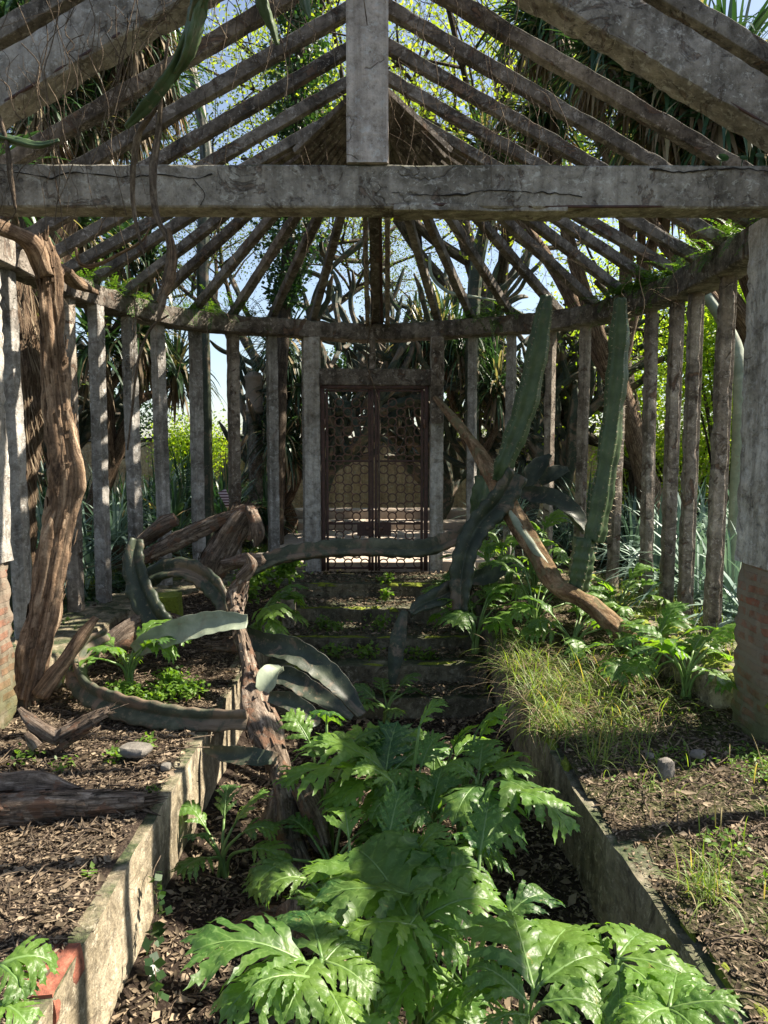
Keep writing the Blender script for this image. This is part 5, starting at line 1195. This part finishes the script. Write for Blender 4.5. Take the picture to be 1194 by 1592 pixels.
for lab, pts, n in (('fern clump on the ring beam near the right brick pillar', [(XC + AX + .02, y, 3.06) for y in np.linspace(4.2, 5.6, 20)], 190), ('fern clump on the ring beam above the second tall green column', [arc[i] + (0, 0, .1) for i in range(158, 188)], 170),
                    ('fern tufts on the ring beam right of the gate', [arc[i] + (0, 0, .1) for i in range(118, 135)], 50), ('small leafy creeper on the ring beam left of the gate', [arc[i] + (0, 0, .1) for i in range(40, 66)], 60), ('leafy creeper on the ring beam at the far left', [arc[i] + (0, 0, .1) for i in range(8, 34)], 60)):
    b = MB(); sprays(b, np.array(pts), int(n * 1.9), .30, rs4, lf=.017); o = b.build('beam_fern', L_fern, None, loc=pts[0]); tag(o, lab, 'fern', FG)
PW = thing('pennywort', 'round leaved little plant on the right end of the tie beam', 'plant', at(1150, 252, 3.9))
for k, (x, y, D, r) in enumerate(((1122, 246, 3.95, .035), (1155, 246, 3.9, .022), (1180, 243, 3.85, .025))):
    b = MB(); c = at(x, y, D); th = np.linspace(0, 6.28, 13)[:-1]; V = [c] + [c + np.array((math.cos(a) * r, math.sin(a) * r * .3 - .01, math.sin(a) * r * .7)) for a in th]; b.add(V, None, [(0, 1 + j, 1 + (j + 1) % 12) for j in range(12)])
    tube(b, [c, c + np.array((0, .02, -.06))], .003, 4, n=3); b.build('leaf', L_ivy, PW)

# ------------------------------------------------------------------ hanging vines
HV = 'vines hanging from the rafters at the upper left'
def vine(label, pts, wpx, mat=M_vine, group=HV, seed=0, rough=.4, k=0, name='hanging_vine'):
    P = path(pts); rad = (np.array(wpx, float) if not np.isscalar(wpx) else np.full(len(pts), float(wpx))) / 2 * P[:, 1] / F * (1 if k else .72)
    b = MB(); tube(b, P, rad, 14 if k else 7, n=len(pts) * 9, rough=rough, seed=seed, rs=20, ribs=ribs(k, .7, 2.4, .8, .05, 40) if k else None)
    return tag(b.build(name, mat, None, loc=P[0]), label, 'vine', group)
vine('long green winged stem hanging diagonally at the upper left', [(330, -90, 3.1), (312, -20, 3.2), (298, 40, 3.3), (272, 100, 3.35), (235, 155, 3.4), (196, 198, 3.45)], [34, 32, 30, 22, 24, 8], K_green, k=3)
vine('shorter green winged stem beside the long diagonal one', [(330, -60, 3.2), (308, 10, 3.25), (292, 80, 3.3), (268, 125, 3.4)], [26, 30, 26, 10], K_green, k=3, seed=3)
vine('green stem tip pointing down between two left rafters', [(395, -40, 3.3), (415, 20, 3.35), (432, 70, 3.4)], [24, 20, 8], K_green, k=3, seed=5)
vine('single green leaf stem tip at the top near the king post', [(460, -40, 3.3), (472, 0, 3.3), (482, 30, 3.3)], [22, 20, 5], K_green, k=3, seed=6)
vine('soft green stem reaching in from the left edge above the tie beam', [(-30, 205, 3.3), (20, 218, 3.3), (60, 226, 3.3), (92, 218, 3.3)], [10, 14, 12, 5], K_green, k=3, seed=7)
vine('thick dry vine hanging in front of the tie beam, left strand', [(262, 60, 3.45), (245, 160, 3.5), (215, 210, 3.55), (206, 290, 3.6), (212, 350, 3.6), (225, 400, 3.6)], [6, 9, 14, 10, 8, 4], seed=8)
vine('thick dry vine hanging in front of the tie beam, right strand', [(250, 100, 3.45), (248, 190, 3.5), (238, 260, 3.5), (242, 330, 3.5), (262, 380, 3.5), (258, 440, 3.5), (246, 500, 3.5)], [6, 12, 16, 14, 10, 18, 10], seed=9)
vine('pale dead hanging stem below the tie beam over the left posts', [(262, 355, 3.5), (268, 400, 3.5), (262, 440, 3.5), (246, 470, 3.5)], [8, 18, 22, 12], M_trunk, seed=11)
vine('brown vine end hanging at the left edge before the tie beam', [(-6, 170, 3.3), (10, 220, 3.3), (18, 280, 3.3), (24, 325, 3.3)], [8, 9, 10, 6], seed=12)
vine('curled dry vine looping below the tie beam at the left', [(118, 385, 4.4), (125, 410, 4.4), (150, 412, 4.4), (185, 395, 4.4), (220, 375, 4.4), (235, 350, 4.4)], [5, 10, 9, 6, 5, 4], M_trunk, seed=13)
vine('thin creeper winding up the third left post', [(198, 700, 5.8), (205, 640, 5.8), (215, 560, 5.8), (235, 510, 5.8), (262, 490, 5.8)], [4, 5, 6, 6, 4], seed=14)
vine('long thin vine hanging before the gate from the middle hip', [(575, 330, 6.0), (565, 400, 6.2), (580, 470, 6.6), (570, 560, 7.2), (590, 640, 7.4), (588, 780, 7.6), (592, 850, 7.7)], 2.6, seed=15)
vine('pale curved liana hanging behind the rafters right of the hip', [(668, 395, 9), (672, 430, 9), (700, 455, 9), (740, 462, 9), (775, 468, 9)], [6, 7, 7, 6, 4], K_pale, seed=16)
# fine dry tendrils: nobody could count them
b = MB(); rr = random.Random(6)
for k in range(230):
    u = rr.random()
    if u < .5: x, z0, y = rr.uniform(-2.3, -.2), 3.1, rr.uniform(3.3, 3.8); z0 = 4.4 - SL * abs(x - XC)
    elif u < .75: x, y = rr.uniform(-.2, 1.0), rr.uniform(3.5, 5.2); z0 = 4.35 - SL * abs(x - XC)
    else: x, y = rr.uniform(-2.4, 2.2), rr.uniform(4.2, 7.2); z0 = 4.2 - SL * abs(x - XC)
    l = rr.uniform(.25, 1.15); pts = [(x, y, z0)]
    for j in range(6): pts.append((pts[-1][0] + rr.uniform(-.07, .07), pts[-1][1] + rr.uniform(-.03, .03), pts[-1][2] - l / 6 * rr.uniform(.4, 1.3)))
    tube(b, pts, rr.choice((.0012, .0016, .0026)), 4, n=20, cap=False)
    if rr.random() < .35:
        q = pts[3]; tube(b, [q, (q[0] + rr.uniform(-.25, .25), q[1], q[2] + rr.uniform(-.15, .1)), (q[0] + rr.uniform(-.4, .4), q[1], q[2] - rr.uniform(0, .25))], .0012, 4, n=10, cap=False)
tag(b.build('tendrils', M_vine, None, loc=(0, 3.6, 4)), 'fine dry tendrils hanging everywhere from the rafters', 'tendrils', kind='stuff')

# ------------------------------------------------------------------ ground litter, twigs, weeds, grass
def hz(x, y):
    if -.97 < x < .90 and y < 7.42:
        if y < 5.55: return float(pit_z(x, y)), 1
        for (y0, y1, z1, z0) in reversed(treads):
            if y0 <= y < y0 + .52: return z1 + .012, 2
        return .21, 2
    if inside(x, y, -.45): return float(bed_z(x, y)), 0
    return None, 0
def litter(name, label, n, xr, yr, L, seed, zf, mat=L_litter, dens=None, lift=.012, ar=1.):
    rs = np.random.RandomState(seed); x = rs.uniform(*xr, n); y = yr[0] + (yr[1] - yr[0]) * rs.rand(n) ** 1.3
    if dens: k = dens(x, y); x, y = x[k], y[k]
    z = zf(x, y) + rs.rand(len(x)) * lift + .002; k = len(x)
    az = rs.rand(k) * 6.28; tl = rs.randn(k) * .45; l = (L * (.45 + .5 * rs.rand(k) + 1.6 * rs.rand(k) ** 6))[:, None]; w_ = l * ar * (.2 + .3 * rs.rand(k))[:, None]
    d = np.stack([np.cos(az), np.sin(az), np.sin(tl) * .6], -1); s = np.stack([-np.sin(az), np.cos(az), rs.randn(k) * .5], -1)
    c = np.stack([x, y, z], -1); up = np.array((0, 0, 1.))
    V = np.stack([c - d * l * .5, c + s * w_ * .5 + up * w_ * .35, c + d * l * .5 + up * l * .1, c - s * w_ * .5 + up * w_ * .35, c - up * 0], 1)
    V[:, :, 2] = np.maximum(V[:, :, 2], (z - .004)[:, None]); i = np.arange(k)[:, None] * 5
    T = np.vstack([np.hstack([i, i + 1, i + 4]), np.hstack([i + 1, i + 2, i + 4]), np.hstack([i + 2, i + 3, i + 4]), np.hstack([i + 3, i, i + 4])])
    b = MB(); b.add(V.reshape(-1, 3), None, T); return tag(b.build(name, mat, None, smooth=True, loc=(0, 4, 0)), label, 'leaf litter', kind='stuff')
litter('leaf_litter', 'brown fallen leaves and bark chips covering the left planting bed', 46000, (-2.25, -1.05), (1.0, 8.0), .025, 1, bed_z, dens=lambda x, y: x < -1.07 - .02 * np.sin(y * 5))
litter('leaf_litter', 'brown fallen leaves and bark chips covering the right planting bed', 34000, (.97, 2.25), (1.0, 8.0), .024, 2, bed_z, dens=lambda x, y: x > np.interp(y, [2, 3, 4], [1.05, .98, .94]))
litter('leaf_litter', 'dark fallen leaves lying on the floor of the sunken aisle', 24000, (-.98, .95), (1.0, 5.55), .034, 3, pit_z)
def tread_z(x, y):
    z = np.full(len(x), .212)
    for (y0, y1, z1, z0) in treads[1:][::1]: z = np.where((y >= y0) & (y < y0 + .50), z1 + .012, z)
    return z
litter('leaf_litter', 'fallen leaves lying on the dark concrete steps', 11000, (-.92, .82), (5.56, 8.0), .03, 4, tread_z, lift=.02)
litter('leaf_litter', 'long curled dead strap leaves strewn over both beds', 1500, (-2.2, 2.2), (1.0, 7.0), .085, 15, bed_z, L_dead, lambda x, y: (x < -1.13) | (x > 1.08), .03, .28)
litter('leaf_litter', 'fallen leaves on the ground outside the posts', 14000, (-6, 6), (3, 12), .06, 5, out_z, dens=lambda x, y: ~inside(x, y, .2))
litter('leaf_litter', 'fallen leaves on top of the low walls under the posts', 3500, (-2.75, 2.6), (3.4, 8.2), .04, 6, lambda x, y: np.full(len(x), .225), dens=lambda x, y: inside(x, y, -.02) & ~inside(x, y, -.38))
b = MB(); rr = random.Random(12)
for k in range(2400):
    side = rr.random()
    if side < .45: x, y = rr.uniform(-2.2, -1.15), rr.uniform(1.2, 6.5)
    elif side < .75: x, y = rr.uniform(1.08, 2.2), rr.uniform(1.2, 6.5)
    else: x, y = rr.uniform(-.9, .9), rr.uniform(1.5, 5.3)
    z = float((pit_z if abs(x) < .95 else bed_z)(x, y)) + .015; a = rr.uniform(0, 6.28); l = rr.uniform(.04, .22)
    tube(b, [(x, y, z), (x + math.cos(a) * l * .5, y + math.sin(a) * l * .5, z + rr.uniform(0, .025)), (x + math.cos(a + .2) * l, y + math.sin(a + .2) * l, z + .004)], rr.uniform(.0015, .004), 4, n=5)
tag(b.build('twigs', M_vine, None, loc=(0, 3, 0)), 'dry twigs strewn over the beds and aisle floor', 'twigs', kind='stuff')
# small weeds
def weeds(name, label, spots, n, ls, mat, seed, hh=.07, kind='stuff', cat='weeds'):
    rs = np.random.RandomState(seed); P = []
    for (x, y, z, r) in spots:
        q = rs.randn(n, 3) * np.array((r, r, 0)) * .5; q[:, 2] = rs.rand(n) * hh; P.append(q + np.array((x, y, z)))
    b = MB(); leafcloud(b, np.vstack(P), ls, ls * .38, rs, flat=.7); return tag(b.build(name, mat, None, loc=spots[0][:3]), label, cat, kind=kind)
def S(x, y, D, r, dz=0.): p = at(x, y, D); return (p[0], p[1], p[2] + dz, r)
weeds('weeds', 'bright low weeds in the loop of the fallen cactus on the left bed', [S(260, 1080, 4.55, .16), S(230, 1095, 4.5, .12), S(290, 1075, 4.6, .12), S(265, 1060, 4.7, .1), S(190, 1080, 4.5, .1)], 260, .035, L_weed, 1)
weeds('weeds', 'scattered low weeds on the steps', [S(520, 980, 6.6, .1), S(500, 975, 6.6, .06), S(590, 975, 6.6, .12), S(570, 1020, 6.1, .1), S(650, 1025, 6.1, .1), S(520, 1020, 6.1, .12), S(600, 905, 7.4, .08), S(720, 900, 7.4, .1), S(670, 1030, 6.1, .06), S(600, 930, 6.9, .05)], 90, .045, L_weed, 2, .09)
weeds('weeds', 'green weeds on the bed beside the kerb post', [S(400, 900, 6.9, .22, -.05), S(440, 895, 7.0, .15, -.02), S(380, 925, 6.5, .15, -.05), S(455, 900, 7.0, .08, .12)], 260, .06, L_weed, 3, .16)
weeds('weeds', 'small weeds dotted along the left concrete wall edge', [S(195, 1275, 3.2, .04), S(235, 1265, 3.25, .04), S(240, 1250, 3.3, .03, .03), S(140, 1380, 2.6, .03), S(100, 1200, 3.55, .07), S(180, 1180, 3.65, .05), S(40, 1180, 3.6, .08), S(230, 1160, 3.75, .05)], 50, .03, L_weed, 4, .06)
weeds('weeds', 'mixed low weeds on the near right bed', [(1.15 + .9 * rr.random(), 1.5 + 3.2 * rr.random(), float(bed_z(1.5, 3)), .1) for _ in range(60)], 45, .026, L_weed, 5, .05)
weeds('weeds', 'small dark creeping weeds along the kerb and left posts', [(-2.9 + .3 * rr.random(), 5.5 + 2.5 * rr.random(), .15, .15) for _ in range(14)] + [(-2.0 + 1.2 * rr.random(), 8.7 + 1.5 * rr.random(), .12, .3) for _ in range(12)], 120, .05, L_ivy, 6, .08)
# ivy trailing down the aisle side of the left wall
t_ = thing('ivy_sprig', 'thin ivy trail climbing the inner face of the left concrete wall', 'ivy', (-.99, 2.9, -.4))
iv = path([(246, 1560, 2.3), (240, 1500, 2.5), (232, 1460, 2.62), (245, 1410, 2.72), (238, 1360, 2.85), (250, 1330, 2.95)]); iv[:, 0] = np.maximum(iv[:, 0], -.985)
b = MB(); tube(b, iv, .002, 4, n=40); b.build('stem', M_vine, t_); rsv = np.random.RandomState(3); Pq, _ = smooth_path(iv, 60, np.ones(len(iv)))
b = MB(); leafcloud(b, Pq[:48] + rsv.randn(48, 3) * .012 + np.array((.01, 0, 0)), .045, .02, rsv); b.build('leaves', L_ivy, t_)
# grass
def grass(name, label, spots, n, L, mat, seed, W=.0028, el=(35, 88), droop=(.4, 1.8), cat='grass'):
    rs = np.random.RandomState(seed); b = MB()
    for (x, y, z, r, k) in spots:
        m = int(n * k); c = np.stack([x + rs.randn(m) * r, y + rs.randn(m) * r * 1.2, np.full(m, z)], -1)
        strap(b, c, rs.rand(m) * 6.28, np.radians(el[0] + (el[1] - el[0]) * rs.rand(m)), L * (.5 + .8 * rs.rand(m)), W * (.7 + .8 * rs.rand(m)), droop[0] + (droop[1] - droop[0]) * rs.rand(m), n=8)
    return tag(b.build(name, mat, None, loc=spots[0][:3]), label, cat, kind='stuff')
gs_ = [(1.02, 4.35, .0, .09, 1), (1.15, 4.75, .02, .14, 1), (.98, 4.0, .0, .07, .6), (1.3, 4.5, .0, .15, .8), (1.05, 5.0, .04, .12, .8), (1.4, 4.05, .0, .14, .5), (1.55, 4.8, .04, .16, .6), (1.2, 3.75, 0, .1, .4), (1.65, 4.4, 0, .15, .35), (1.0, 5.4, .06, .1, .5)]
grass('grass', 'big sunlit patch of loose long grass spilling over the right wall edge', gs_, 300, .27, L_grass, 1, .0026, (5, 80), (.5, 2.4))
grass('grass', 'straw coloured dead blades tangled through the big sunlit grass patch', gs_, 130, .27, L_dead, 21, .0018, (0, 60), (.4, 2.2))
grass('grass', 'sparse grass tufts on the near right bed', [(1.15, 2.45, .0, .03, .6), (1.2, 2.5, .0, .05, .5), (1.55, 2.6, .0, .14, .5), (1.45, 2.15, .0, .12, .5), (1.7, 2.4, 0, .12, .5), (1.3, 3.3, 0, .1, .3), (1.9, 3.2, 0, .15, .4), (1.6, 1.7, 0, .2, .6), (1.1, 3.55, 0, .05, .4)], 110, .15, L_grass, 2, .0022)
grass('grass', 'short bright grass along the right kerb under the posts', [(2.3, y, .2, .1, .5) for y in np.linspace(4.6, 7.2, 14)] + [(2.62, y, .2, .06, .6) for y in np.linspace(4.7, 7.2, 12)], 150, .14, L_grass, 3, .002)
grass('grass', 'low green grass outside the left posts', [(-3.0 - .9 * rr.random(), 5.5 + 3.5 * rr.random(), .12, .22, 1) for _ in range(22)] + [(-2.6 + 1.9 * rr.random(), 8.8 + 1.6 * rr.random(), .12, .25, 1) for _ in range(18)], 180, .12, L_grass, 4, .0028)
grass('grass', 'dry thin grass stalks hanging over the aisle from the right wall', [(.93, 4.9, .03, .04, 1), (.95, 4.4, .0, .05, 1)], 45, .42, L_dead, 5, .0012, (5, 50), (.2, 1.2))
